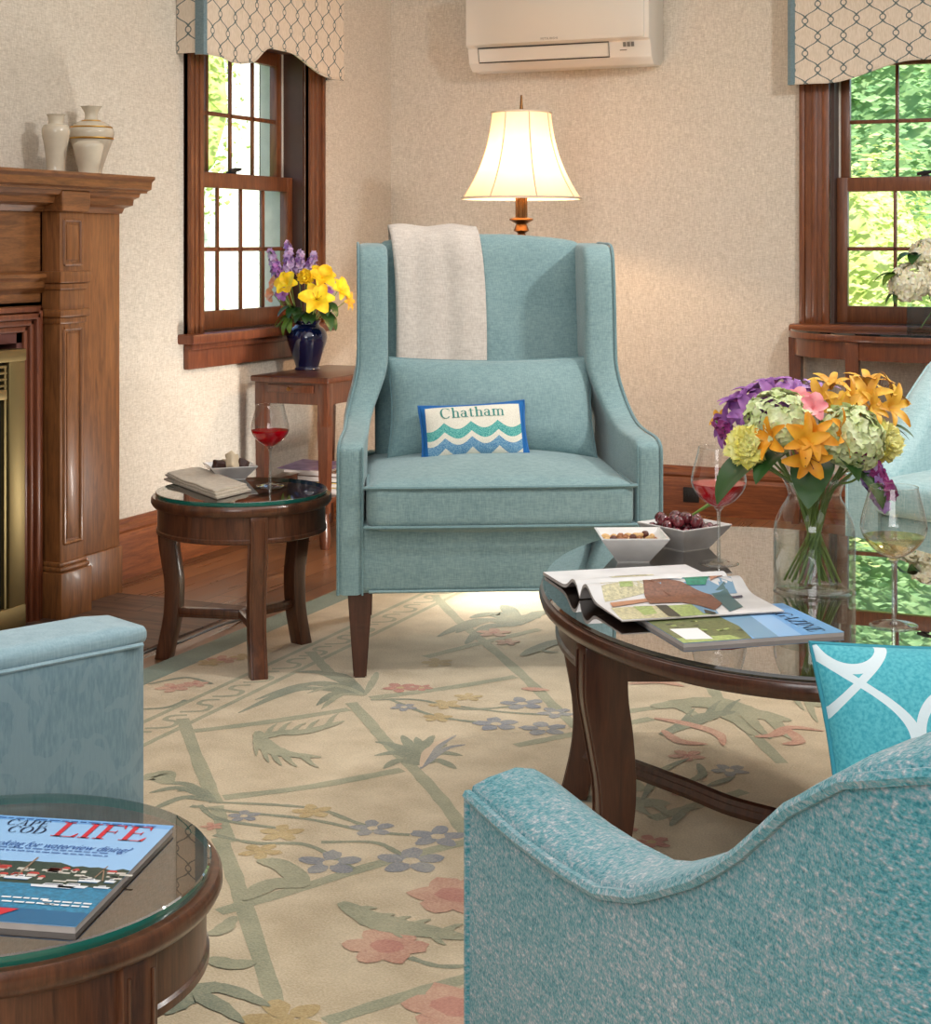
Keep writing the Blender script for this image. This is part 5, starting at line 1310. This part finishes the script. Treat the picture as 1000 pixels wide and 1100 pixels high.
gc = onZ(735, 588, TZ); grz = TH+math.radians(36)
square_bowl('larger square white bowl of red grapes on the coffee table', gc, 0.068, 0.036, 0.05, grz)
m = Mat('grape_skin', rgb(92,28,40), 0.22); n = m.noise(m.co((1,1,1)), 60, 2); m.set('Base Color', m.ramp(n, [(0.35, rgb(66,16,28)), (0.7, rgb(128,50,58))])); m.set('Coat Weight', 0.4); M['grape'] = m.m
rr = [0.0118]*40
P = relax([Vector((random.uniform(-.05,.05), random.uniform(-.05,.05), random.uniform(.04,.095))) for _ in rr], rr, 160, lim=lambda z: lerp(0.036,0.066,min(1,z/0.05)) if z < 0.05 else 0.066-0.5*(z-0.05), zmin=0.026)
go = None
for p in P:
    w = gc + RZ(grz) @ p
    if go is None:
        go = B().lathe([(0,-0.0122),(0.006,-0.0108),(0.0102,-0.006),(0.0116,0),(0.0102,0.006),(0.006,0.0108),(0,0.0122)], 16, cap=False).done('grape', 'grape', angle=80); tag(go, 'dark red grape piled in the larger white bowl', 'grape', 'grapes in the bowl'); o = go
    else: o = go.copy(); COL.objects.link(o)
    o.location = w; o.rotation_euler = (random.random(), random.random(), random.random())
b = B(); g0 = dep(744, 553, 3.29); b.tube([g0, dep(752, 548, 3.28), dep(760, 543, 3.28), dep(765, 541, 3.28)], [0.002,0.003,0.0035,0.004], 8); tag(b.done('grape_stalk', 'leaf_lt'), 'green grape stalk sticking out of the grape bowl', 'stalk')
# small table: bowl of chocolates
cc = onZ(247, 513.5, 0.455); crz = TH+math.radians(20)
square_bowl('shallow square bowl of chocolates on the end table by the fireplace', cc, 0.064, 0.035, 0.038, crz)
choc = flat('dark_chocolate', rgb(58,32,26), 0.5); cream = flat('white_chocolate', rgb(206,188,160), 0.6)
def lump(c, s, mt, seed):
    b = B(); b.rcube((0,0,0), s, min(s)*0.5, 0, 7)
    for v in b.bm.verts: v.co *= 1+0.22*mnoise.noise(v.co*70+Vector((seed,0,0)))
    o = b.done('chocolate', mt, angle=80, loc=c); o.rotation_euler = (0.2*seed, 0.15*seed, seed); return o
tag(lump(cc+RZ(crz)@Vector((-0.030,0.0,0.036)), (0.017,0.014,0.014), choc, 1.0), 'dark chocolate chunk on the left of the chocolate bowl', 'chocolate')
tag(lump(cc+RZ(crz)@Vector((0.036,-0.004,0.038)), (0.015,0.014,0.013), choc, 2.0), 'dark chocolate chunk on the right of the chocolate bowl', 'chocolate')
tag(lump(cc+RZ(crz)@Vector((0.005,-0.004,0.046)), (0.014,0.015,0.026), cream, 3.2), 'tall white chocolate lump standing in the chocolate bowl', 'chocolate')
tag(lump(cc+RZ(crz)@Vector((-0.006,0.030,0.034)), (0.012,0.012,0.014), cream, 0.6), 'small white chocolate lump at the back of the chocolate bowl', 'chocolate')
# folded napkin
M['linen'] = fabric('natural_linen', rgb(166,152,134), rgb(196,184,166), 0.8, 0.4)
q4 = [onZ(176, 516, 0.456), onZ(233, 537, 0.456), onZ(270, 528, 0.456), onZ(214, 509, 0.456)]
cen = sum(q4, Vector())/4; cen.z = 0.455
root = thing('folded_napkin', 'folded natural linen napkin on the end table by the fireplace', 'napkin', cen)
def quadpt(u, v): return (q4[0].lerp(q4[1], u)).lerp(q4[3].lerp(q4[2], u), v)-cen
for l, (u0, u1, v0, v1, z0) in enumerate(((0,1,0,1,0.0),(0.01,0.97,0.02,0.96,0.0055),(0.03,0.93,0.05,0.98,0.0105))):
    b = B()
    b.rcube((0,0,0), (1,1,0.0038), 0.0037, 0, 14)
    for v in b.bm.verts:
        u_, v_ = (v.co.x+1)/2, (v.co.y+1)/2; p = quadpt(lerp(u0,u1,u_), lerp(v0,v1,v_))
        v.co = Vector((p.x, p.y, z0+0.0044+v.co.z+min(1,z0/0.005)*(0.004*mnoise.noise(Vector((u_*3.5,v_*3.5,l*0.3)))+0.006*(1-u_)**3)))
    b.done('fold', 'linen', root, angle=80)

# ------------------------------------------------------------------ books under the corner table
bx0, by0 = -2.955, 5.40; z = 0.182
random.seed(11)
for i, (w, d, h, c, lb, off) in enumerate(((0.19,0.27,0.022,rgb(210,200,186),'cream book at the bottom of the stack under the corner table',0.01),(0.185,0.26,0.018,rgb(214,176,60),'yellow book second from the bottom of the stack under the corner table',0.018),
        (0.18,0.25,0.02,rgb(60,44,44),'dark brown book in the middle of the stack under the corner table',0.012),(0.18,0.255,0.016,rgb(120,90,70),'tan book just under the purple magazine',0.02))):
    root = thing('book', lb, 'book', (bx0+0.03+off, by0, z), random.uniform(-.05,.05), 'books under the corner table')
    b = B(); b.box((-w/2,-d/2,0),(w/2,d/2,0.0015)); b.box((-w/2,-d/2,h-0.0015),(w/2,d/2,h)); b.box((w/2-0.002,-d/2,0),(w/2,d/2,h)); b.done('cover', flat('book_cover', c, 0.5), root, smooth=False)
    b = B(); b.box((-w/2+0.003,-d/2+0.003,0.0015),(w/2-0.002,d/2-0.003,h-0.0015)); b.done('pages', 'edge', root, smooth=False)
    z += h+0.0005
root = thing('purple_magazine', 'purple-covered magazine on top of the stack under the corner table', 'magazine', (bx0-0.02, by0-0.03, z), math.radians(8))
m = Mat('purple_cover', rgb(110,80,140), 0.3); n = m.noise(m.co(), 22, 3); m.set('Base Color', m.ramp(n, [(0.35, rgb(78,50,118)), (0.55, rgb(128,100,160)), (0.75, rgb(160,150,150))]))
B().grid(lambda u, v: ((u-0.5)*0.20, (v-0.5)*0.27, 0.009+0.010*max(0,0.35-u)), 10, 2).done('cover', m.m, root)
b = B(); b.box((-0.07,-0.134,0.0),(0.099,0.134,0.0088)); b.done('pages', 'edge', root, smooth=False)

# ------------------------------------------------------------------ magazines
def mag_local(org, rz):
    inv = (Matrix.Translation(org) @ RZ(rz)).inverted()
    return lambda px, py, z: inv @ onZ(px, py, z)
def cpoly(b, pts, z): b.poly([(p[0], p[1], z) for p in pts])
def printed(k, c):
    m = Mat('print_'+k, c, 0.35); n = m.noise(m.co(), 150, 4, 0.7); m.set('Base Color', m.ramp(n, [(0.34, sc3(c, 0.66)), (0.5, c), (0.66, sc3(c, 1.3))])) if k in ('sand','lime','horse','olive','hill','teal','sea') else None
    return m.m
PC = {k: printed(k, c) for k, c in dict(sky=rgb(150,192,234), sky2=rgb(118,172,226), sea=rgb(46,126,164), sea2=rgb(28,98,142), hill=rgb(48,62,48), hull=rgb(226,228,232), roof=rgb(190,62,54), house=rgb(206,200,190), navy=rgb(26,36,72), red=rgb(206,36,52), white=rgb(240,240,242), sand=rgb(206,198,160), lime=rgb(166,184,112), horse=rgb(134,88,66), teal=rgb(36,140,110), slate=rgb(74,110,112), denim=rgb(120,160,190), skin=rgb(198,140,108), olive=rgb(108,116,74), dusk=rgb(60,62,52), script=rgb(30,84,160), mast=rgb(150,120,96)).items()}
# front-left magazine
br = C(-0.364, 1.522, 0); MR = TH+math.radians(-9.5); org = br - RZ(MR) @ Vector((0.21,0,0)); org.z = 0.455
root = thing('harbour_magazine', 'magazine with a harbour photo cover on the foreground end table', 'magazine', org, MR)
MW, MH, MT = 0.21, 0.268, 0.007
b = B(); b.box((0.001,0.001,0),(MW-0.001,MH-0.001,MT-0.0006)); b.done('pages', 'edge', root, smooth=False)
ml = mag_local(org, MR); q = lambda zx, zy: ml(zx/5, 860+zy/5, 0.465)
keys = ['sky','sky2','sea','sea2','hill','hull','roof','house','navy','red','white','script','mast','teal']; K = {k: i for i, k in enumerate(keys)}
b = B(); hz = q(600, 460).y; hz0 = q(600,355).y
def MB(k, pts, l): b.mat(K[k]); cpoly(b, pts, MT+0.00012*l)
b.mat(K['sky']).box((0,0,MT-0.0006),(MW,MH,MT))
MB('sky2', [(0,MH-0.012),(MW,MH-0.012),(MW,MH),(0,MH)], 1)
MB('sea', [(0,0),(MW,0),(MW,hz),(0,hz)], 1); MB('sea2', [(0,0),(MW,0),(MW,0.03),(0,0.036)], 2)
hp = [(0,hz),(MW,hz)]+[(MW*(1-k/24), hz0 + 0.008*mnoise.noise(Vector((k*0.6,0.3,0)))+0.012*(k/24)) for k in range(25)]
MB('hill', hp, 1)
random.seed(5)
for k in range(60):
    x = random.uniform(0,MW*0.97); y = lerp(hz, hz0, random.uniform(0.15,0.8)); w, h = random.uniform(0.005,0.014), random.uniform(0.003,0.006)
    MB('house', [(x,y),(x+w,y),(x+w,y+h),(x,y+h)], 2)
    if k % 3 == 0: MB('roof', [(x-0.002,y+h),(x+w+0.002,y+h),(x+w-0.001,y+h+0.005),(x+0.001,y+h+0.005)], 3)
def boat(zx, zy, L_, h):
    p = q(zx, zy); L_ = min(L_, (MW-0.003-p.x)); MB('hull', [(p.x,p.y),(p.x+L_*0.92,p.y),(p.x+L_,p.y+h),(p.x-L_*0.05,p.y+h*0.9)], 4); MB('sea2', [(p.x,p.y-0.002),(p.x+L_*0.92,p.y-0.002),(p.x+L_*0.92,p.y),(p.x,p.y)], 4)
    MB('hull', [(p.x+L_*0.2,p.y+h),(p.x+L_*0.7,p.y+h),(p.x+L_*0.65,p.y+h*1.8),(p.x+L_*0.25,p.y+h*1.7)], 4); MB('navy', [(p.x+L_*0.25,p.y+h*1.2),(p.x+L_*0.62,p.y+h*1.2),(p.x+L_*0.62,p.y+h*1.45),(p.x+L_*0.26,p.y+h*1.45)], 5)
for a in ((165,445,0.045,0.006),(310,448,0.03,0.006),(20,400,0.028,0.006),(420,420,0.022,0.005),(500,455,0.03,0.004),(560,425,0.03,0.005)): boat(*a)
def mast(a, c, w=0.0007): d = Vector((c[0]-a[0], c[1]-a[1])).normalized()*w; MB('mast', [(a[0]-d.y,a[1]+d.x),(c[0]-d.y,c[1]+d.x),(c[0]+d.y,c[1]-d.x),(a[0]+d.y,a[1]-d.x)], 6)
mast(q(85,395), q(205,292), 0.0011); mast(q(510,400), q(580,340)); mast(q(550,420), q(560,350))
def stext(s, key, p0, p1, top, l, fn=serif, **kw):
    pl, w = fn(s, 1.0, **kw) if fn is serif else (text_polys(s, 1.0, 0.35), 0)
    if fn is not serif: w = max(px for p in pl for px, _ in p)
    sx = (p1.x-p0.x)/w; sy = (top.y-p0.y)
    for p in pl: MB(key, [(p0.x+px*sx, p0.y+py*sy) for px, py in p], l)
def lv(p, dx=0): return Vector((p.x+dx, p.y, 0))
y_l = (q(265,172).y+q(772,214).y)/2
stext('LIFE', 'red', Vector((q(268,172).x,y_l,0)), Vector((q(772,214).x,y_l,0)), Vector((0,y_l+0.042,0)), 7)
yc = q(120,122).y; stext('CAPE', 'navy', Vector((q(20,120).x,yc,0)), Vector((q(252,130).x,yc,0)), Vector((0,yc+0.017,0)), 7)
yc = q(120,160).y; stext('COD', 'navy', Vector((q(20,160).x,yc,0)), Vector((q(232,168).x,yc,0)), Vector((0,yc+0.018,0)), 7)
ys = q(350,248).y; xe = q(695,268).x; xs = q(0,222).x; stext('Looking for waterview dining?', 'script', Vector((xe-(xe-xs)*1.13,ys,0)), Vector((xe,ys,0)), Vector((0,ys+0.021,0)), 7, fn=None)
for yy, x0, x1 in ((q(300,268).y-0.001,0.0,q(575,292).x),(q(300,262).y+0.0035,0.0,q(575,285).x)):
    x = x0+0.004
    while x < x1: w = random.uniform(0.004,0.011); MB('script', [(x,yy),(min(x+w,x1),yy),(min(x+w,x1),yy+0.0017),(x,yy+0.0017)], 7); x += w+0.002
x = 0.006
while x < 0.19: w = random.uniform(0.006,0.014); MB('script', [(x,MH-0.0085),(x+w,MH-0.0085),(x+w,MH-0.0066),(x,MH-0.0066)], 7); x += w+0.0025
for zx, zy, n_ in ((225,528,2),(222,545,2),(5,505,2),(5,528,2)):
    p = q(zx, zy); x = p.x
    for k in range(5): w = random.uniform(0.006,0.011); MB('white', [(x,p.y),(x+w,p.y),(x+w,p.y+0.0032),(x,p.y+0.0032)], 7); x += w+0.002
p = q(0,600); MB('red', [(p.x-0.03,p.y),(p.x,p.y),(p.x+0.012,p.y+0.016),(p.x-0.03,p.y+0.016)], 7)
b.done('cover', [PC[k] for k in keys], root, smooth=False)

# open magazine on the coffee table
OR = TH+math.radians(14.5); org = C(0.199, 2.839, TZ)
root = thing('open_magazine', 'open magazine showing a rider on a horse on the coffee table', 'magazine', org, OR)
PL, PW = 0.285, 0.215
def pz(y):
    a = abs(y); base = 0.0115 if y < 0 else 0.0065
    return base + 0.020*math.exp(-((a-0.035)/0.032)**2) * (1 if a > 0.035 else 1) - 0.010*math.exp(-(a/0.010)**2) + 0.003*(1-a/PW)
def page(sg, name):
    b = B(); n = 30
    f = lambda u, v, dz=0.0: (u*PL, sg*v*PW, pz(sg*v*PW)-dz*(1 if v > 0.02 else 1))
    b.mat(0).grid(lambda u, v: f(u, v), 10, n); b.mat(1)
    und = lambda u, v: (u*PL, sg*v*PW, max(0.0003 if sg > 0 else 0.0095, pz(sg*v*PW)-0.006)) if v > 0.0 else (u*PL, 0, pz(0)-0.004)
    b.grid(und, 10, n)
    for u in (0.0, 1.0): b.grid(lambda s, v: tuple(Vector(f(u, v)).lerp(Vector(und(u, v)), s)), 1, n)
    b.grid(lambda u, s: tuple(Vector(f(u, 1.0)).lerp(Vector(und(u, 1.0)), s)), 10, 1)
    return b.done(name, ['page', 'edge'], root, angle=50)
farp = page(1, 'page_block'); nearp = page(-1, 'page_block')
ol = mag_local(org, OR); q5 = lambda zx, zy: ol(620+zx/5, 530+zy/5, TZ+0.014)
okeys = ['sand','lime','horse','teal','slate','denim','skin','olive','dusk','white','navy','hull']; OK_ = {k: i for i, k in enumerate(okeys)}
def pq(b, key, pts, l, px=True):
    P = [q5(*p) for p in pts] if px else [Vector((p[0],p[1],0)) for p in pts]
    b.mat(OK_[key])
    for i in range(1, len(P)-1):          # small pieces so that the print follows the page
        a, c, d = P[0], P[i], P[i+1]; N = 7
        g = lambda u, v: a.lerp(c.lerp(d, v), u)
        def fn(u, v): 
            p = g(u, v); return (max(0.002,min(PL-0.002,p.x)), max(-PW+0.001,min(-0.004,p.y)), pz(min(-0.004,max(-PW,p.y)))+0.0003*l+0.0003)
        b.grid(fn, N, N)
b = B()
pq(b, 'denim', [(330,478),(780,470),(860,540),(560,560),(360,520)], 1)
pq(b, 'sand', [(105,515),(345,512),(375,555),(150,585)], 1); pq(b, 'lime', [(215,515),(290,512),(300,548),(230,552)], 2); pq(b, 'horse', [(100,500),(340,488),(350,500),(110,512)], 2)
pq(b, 'sand', [(180,612),(430,600),(560,655),(240,672)], 1); pq(b, 'lime', [(300,605),(400,602),(430,640),(360,650)], 2); pq(b, 'lime', [(480,600),(660,590),(750,640),(560,655)], 1); pq(b, 'denim', [(610,590),(720,590),(760,640),(680,640)], 2)
pq(b, 'dusk', [(420,600),(480,598),(560,655),(490,655)], 3)
pq(b, 'horse', [(350,520),(560,530),(720,550),(780,590),(740,625),(680,605),(560,585),(390,592),(360,560)], 4); pq(b, 'skin', [(175,590),(395,568),(400,580),(190,610)], 4); pq(b, 'horse', [(340,488),(480,476),(500,485),(400,500)], 3)
pq(b, 'white', [(390,505),(550,495),(560,525),(400,522)], 5); pq(b, 'teal', [(555,505),(600,488),(690,487),(712,505),(690,530),(590,535)], 5); pq(b, 'skin', [(705,500),(770,492),(785,505),(715,522)], 5)
pq(b, 'slate', [(720,545),(790,520),(890,605),(820,630)], 3); pq(b, 'navy', [(830,555),(885,550),(890,558),(835,564)], 5); pq(b, 'dusk', [(780,468),(810,463),(832,480),(800,486)], 5); pq(b, 'dusk', [(680,620),(745,636),(740,645),(690,640)], 4)
b.done('picture', [PC[k] for k in okeys], nearp)
b = B()
def pf(key, x0, x1, y0, y1, l=1): b.mat(OK_[key]); b.grid(lambda u, v: (lerp(x0,x1,u), lerp(y0,y1,v), pz(lerp(y0,y1,v))+0.0004*l), 4, 8)
pf('sand', 0.07, 0.15, 0.03, 0.075); pf('horse', 0.08, 0.14, 0.04, 0.055, 2); pf('horse', 0.13, 0.25, 0.10, 0.112); pf('dusk', 0.16, 0.24, 0.11, 0.118, 2)
b.done('picture', [PC[k] for k in okeys], farp)
# closed magazine under it
CR = TH+math.radians(15.5); org = C(0.335, 2.502, TZ)
root = thing('blue_magazine', 'closed blue-covered magazine under the open one on the coffee table', 'magazine', org, CR)
CLn, CWd, CT_ = 0.274, 0.215, 0.0065
b = B(); b.box((0,0,0),(CLn-0.001,CWd-0.001,CT_-0.0006)); b.done('pages', 'edge', root, smooth=False)
ckeys = ['sky','sky2','olive','lime','white','dusk','navy','denim','sand']; CK = {k: i for i, k in enumerate(ckeys)}
b = B()
def cq(k, pts, l): b.mat(CK[k]); cpoly(b, pts, CT_+0.00012*l)
b.mat(CK['sky2']).box((0,0,CT_-0.0006),(CLn,CWd,CT_))
cq('sky', [(0.15,0),(0.20,0),(0.225,CWd),(0.17,CWd)], 1); cq('denim', [(0.12,0),(0.16,0),(0.19,CWd),(0.13,CWd)], 2)
cq('olive', [(0,0),(0.115,0),(0.13,0.08),(0.125,CWd),(0,CWd)], 3); cq('lime', [(0.0,0.0),(0.1,0.0),(0.09,0.03),(0,0.03)], 4)
random.seed(9)
for k in range(40):
    x, y = random.uniform(0.02,0.115), random.uniform(0.03,0.2); s = random.uniform(0.004,0.01); cq(random.choice(['dusk','lime','olive']), [(x,y),(x+s,y-s*0.3),(x+s*1.2,y+s),(x,y+s*0.8)], 5)
cq('white', [(0.012,0.02),(0.055,0.012),(0.06,0.085),(0.014,0.09)], 6)
pl, w = serif('MAGAZINE', 1.0)
for p in pl:      # title runs along the short side, its top towards the right-hand end
    cq('navy', [(0.222+py*0.028, CWd-0.012-px*(CWd-0.024)/w) for px, py in p], 6)
b.done('cover', [PC[k] for k in ckeys], root, smooth=False)

# ------------------------------------------------------------------ socket and cord
p0, p1 = onY(734, 523, YB-0.022), onY(751, 540, YB-0.022)
root = thing('wall_socket', 'dark electrical socket set in the back baseboard', 'socket', ((p0.x+p1.x)/2, YB-0.022, (p0.z+p1.z)/2))
hx, hz_ = abs(p1.x-p0.x)/2, abs(p0.z-p1.z)/2
b = B(); b.box((-hx,-0.005,-hz_),(hx,0,hz_),0.002); b.done('cover_plate', 'iron', root)
b = B()
for sx in (-0.5, 0.5):
    for q_ in (-0.006, 0.006): b.box((sx*hx+q_-0.0015,-0.0058,-0.006),(sx*hx+q_+0.0015,-0.0045,0.006))
b.done('outlet', 'black', root, smooth=False)
b = B(); b.tube(crom([onZ(140, 712, 0.014), onZ(150, 704, 0.014), onZ(166, 697, 0.014), onZ(188, 692, 0.014), onZ(214, 681, 0.014), onZ(236, 672, 0.014), onZ(262, 664, 0.004), onZ(300, 652, 0.004)], 5), 0.0035, 6)
tag(b.done('power_cord', 'black'), 'thin black power cord on the floor behind the end table by the fireplace', 'cord')

# ------------------------------------------------------------------ outside
GZ = -0.45
m = Mat('lawn', rgb(110,150,60), 0.9); n = m.noise(m.co(), 3, 5); m.set('Base Color', m.ramp(n, [(0.3, rgb(92,128,52)), (0.7, rgb(150,180,92))])); M['lawn'] = m.m
struct(B().box((-45,-30,GZ-0.1),(40,60,GZ)).done('ground', 'lawn', smooth=False))
def foliage_mat(name, a, b_):
    m = Mat(name, a, 0.6); n = m.noise(m.co((1,1,1)), 7, 4); m.set('Base Color', m.ramp(n, [(0.3, a), (0.7, b_)]))
    tl = m.new('ShaderNodeBsdfTranslucent'); tl.inputs[0].default_value = b_; mx = m.new('ShaderNodeMixShader'); mx.inputs[0].default_value = 0.3
    out = [n for n in m.nt.nodes if n.type == 'OUTPUT_MATERIAL'][0]; m.link(m.b.outputs[0], mx.inputs[1]); m.link(tl.outputs[0], mx.inputs[2]); m.link(mx.outputs[0], out.inputs[0]); return m.m
FM = [foliage_mat('lime_leaves', rgb(176,200,100), rgb(232,238,170)), foliage_mat('mid_leaves', rgb(110,154,104), rgb(170,200,140)), foliage_mat('deep_leaves', rgb(86,134,100), rgb(140,178,136))]
def plant(name, label, cat, loc, r, h, mt, n=1800, ls=0.09, trunk=0.0, group=None):
    root = thing(name, label, cat, loc, random.random()*6, group)
    rn = random.Random(len(label)*7+int(abs(loc[0])*10))
    b = B(); t = bmesh.new()
    sd = Vector((rn.random()*9, rn.random()*9, 0))
    for k in range(n):
        z = rn.uniform(-0.75,1); ph = rn.random()*2*PI; q = math.sqrt(max(0,1-z*z)); d = Vector((q*math.cos(ph), q*math.sin(ph), z))
        s = (1+0.38*mnoise.noise(d*2.2+sd)+0.16*mnoise.noise(d*6+sd))*rn.uniform(0.80,1.04)
        c = Vector((d.x*r*s, d.y*r*s, trunk+h*0.5+d.z*h*0.5*s))
        f_ = frame((d+Vector((rn.uniform(-.7,.7), rn.uniform(-.7,.7), rn.uniform(-.4,.8))))); l = ls*rn.uniform(0.6,1.3)
        vs = [t.verts.new(c + f_.to_3x3() @ Vector(p)*l) for p in ((-1,0,0),(0,-0.5,0.15),(1,0,0),(0,0.5,0.15))]; t.faces.new(vs)
    co = bmesh.new(); bmesh.ops.create_icosphere(co, subdivisions=3, radius=1.0)
    for v in co.verts:
        d = v.co.normalized(); s = 0.80*(1+0.38*mnoise.noise(d*2.2+sd)); v.co = Vector((d.x*r*s, d.y*r*s, trunk+h*0.5+max(-0.75,d.z)*h*0.5*s))
    b.merge(t); b.merge(co); b.done('foliage', FM[mt], root, smooth=False)
    b = B(); b.lathe([(0.03*r+0.02,0),(0.025*r+0.015,trunk+h*0.25),(0.01,trunk+h*0.6)], 8); 
    for k in range(5): a = k*1.3; b.tube([(0,0,trunk+h*0.2),(r*0.35*math.cos(a),r*0.35*math.sin(a),trunk+h*0.5),(r*0.6*math.cos(a+0.2),r*0.6*math.sin(a+0.2),trunk+h*0.7)], [0.02*r+0.01,0.012*r+0.006,0.005], 5)
    b.done('trunk', 'bark', root)
    return root
M['bark'] = flat('bark', rgb(78,62,50), 0.9)
def og(px, d): v = C((px-CX)/F*d, d, GZ); return v
plant('shrub', 'rounded lime green shrub close outside the right window', 'shrub', og(930, 9.6), 0.62, 2.0, 0, 5200, 0.03)
plant('shrub', 'second lime shrub outside the right window behind the hydrangeas', 'shrub', og(1010, 10.5), 0.7, 1.55, 0, 4200, 0.034)
for px, d, r, h, mt, tr, lb in ((900,15,1.7,4.2,2,0.2,'deep green tree furthest left behind the lime shrub'),(985,14,1.6,4.4,1,0.3,'mid green tree straight behind the right window'),(1075,16,2.2,5.0,2,0.3,'deep green tree behind the right edge of the right window'),(945,19,2.6,6.2,1,0.5,'tall mid green tree at the back of the garden'),(1040,21,3.0,7,2,0.5,'tallest deep green tree at the back of the garden'),(840,20,2.6,6,2,0.5,'deep green tree at the left back of the garden')):
    plant('tree', lb, 'tree', og(px, d), r, h, mt, 12000, 0.048, tr, 'garden trees')
plant('shrub', 'sunlit lime bush low outside the left window', 'shrub', og(222, 11), 0.75, 1.05, 0, 2600, 0.04)
plant('shrub', 'second sunlit bush outside the left window near the white house', 'shrub', og(278, 13), 0.9, 1.0, 0, 2600, 0.045)
plant('tree', 'pale green tree outside the left window beside the white house', 'tree', og(178, 19), 0.8, 5.6, 0, 2000, 0.06, 1.0)
hc = og(262, 22)
root = thing('white_house', 'white clapboard neighbouring house seen through the left window', 'house', hc, math.radians(20))
m = Mat('clapboard', rgb(244,242,238), 0.7); x, y, z = m.xyz(); m.set('Base Color', m.mix((z/0.16).fract().lt(0.08), rgb(244,242,238), rgb(204,204,204))); 
b = B(); b.box((-6,0,0),(6,7,5.2)); b.done('wall', m.m, root, smooth=False)
b = B(); b.prism([(-0.5,5.1),(3.5,8.2),(7.5,5.1)], lambda p, q_: (-6.3,p,q_), lambda p, q_: (6.3,p,q_)); b.done('roof', flat('grey_shingles', rgb(130,128,126), 0.9), root, smooth=False)
for x_ in (-4,-1.4,1.4,4):
    for z_ in (1.2,3.4):
        b = B(); b.box((x_-0.5,-0.05,z_),(x_+0.5,0.02,z_+1.3),0.01); w_ = b.done('window', 'plain_wall', root)
        b = B(); b.box((x_-0.42,-0.06,z_+0.08),(x_+0.42,-0.045,z_+1.22)); b.done('pane', flat('house_pane', rgb(150,166,180), 0.2), w_, smooth=False)
# ------------------------------------------------------------------ light
def area(name, loc, target, size, power, color=(1,1,1), sy=None):
    ld = bpy.data.lights.new(name, 'AREA'); ld.energy = power; ld.color = color; ld.size = size
    if sy: ld.shape = 'RECTANGLE'; ld.size_y = sy
    o = bpy.data.objects.new(name, ld); COL.objects.link(o); o.location = loc
    o.rotation_euler = (Vector(target)-Vector(loc)).to_track_quat('-Z', 'Y').to_euler(); return o
area('key_light', (0.6, 3.75, 2.42), (-2.0, 5.2, 0.7), 0.25, 44, (1,0.97,0.93))
area('ceiling_fill', (-0.6, 2.6, 2.47), (-0.6, 2.6, 0), 3.2, 62, (0.98,0.99,1), 4.5)
area('camera_fill', (-0.2, -1.2, 2.0), (-1.2, 3.5, 0.6), 1.6, 58, (0.98,0.99,1))
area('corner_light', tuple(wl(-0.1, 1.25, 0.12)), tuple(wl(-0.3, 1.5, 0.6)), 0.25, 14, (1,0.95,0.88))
area('floor_light', tuple(wl(0.1, 1.0, 0.2)), tuple(wl(0.05, 0.5, 0)), 0.2, 3.5, (1,0.97,0.88))
pl_ = bpy.data.lights.new('lamp_bulb_light', 'POINT'); pl_.energy = 19; pl_.color = (1,0.69,0.43); pl_.shadow_soft_size = 0.03
o = bpy.data.objects.new('lamp_bulb_light', pl_); COL.objects.link(o); o.location = (LX, LY, 1.37)
sun = bpy.data.lights.new('sun', 'SUN'); sun.energy = 10; sun.angle = 0.02; sun.color = (1,0.95,0.86)
o = bpy.data.objects.new('sun', sun); COL.objects.link(o); o.rotation_euler = Vector((-0.45,0.6,-0.72)).to_track_quat('-Z', 'Y').to_euler()
w = bpy.data.worlds.new('world'); sc.world = w; w.use_nodes = True
nt = w.node_tree; bg = nt.nodes['Background']
sky = nt.nodes.new('ShaderNodeTexSky'); sky.sky_type = 'NISHITA'; sky.sun_disc = False; sky.sun_elevation = math.radians(48); sky.sun_rotation = math.radians(140)
nt.links.new(sky.outputs[0], bg.inputs[0]); bg.inputs[1].default_value = 0.35
sc.view_settings.view_transform = 'Standard'; sc.view_settings.look = 'None'; sc.view_settings.exposure = 0.0
sc.cycles.max_bounces = 10; sc.cycles.transparent_max_bounces = 24; sc.cycles.sample_clamp_indirect = 6.0; sc.cycles.caustics_reflective = False
sc.cycles.use_denoising = True
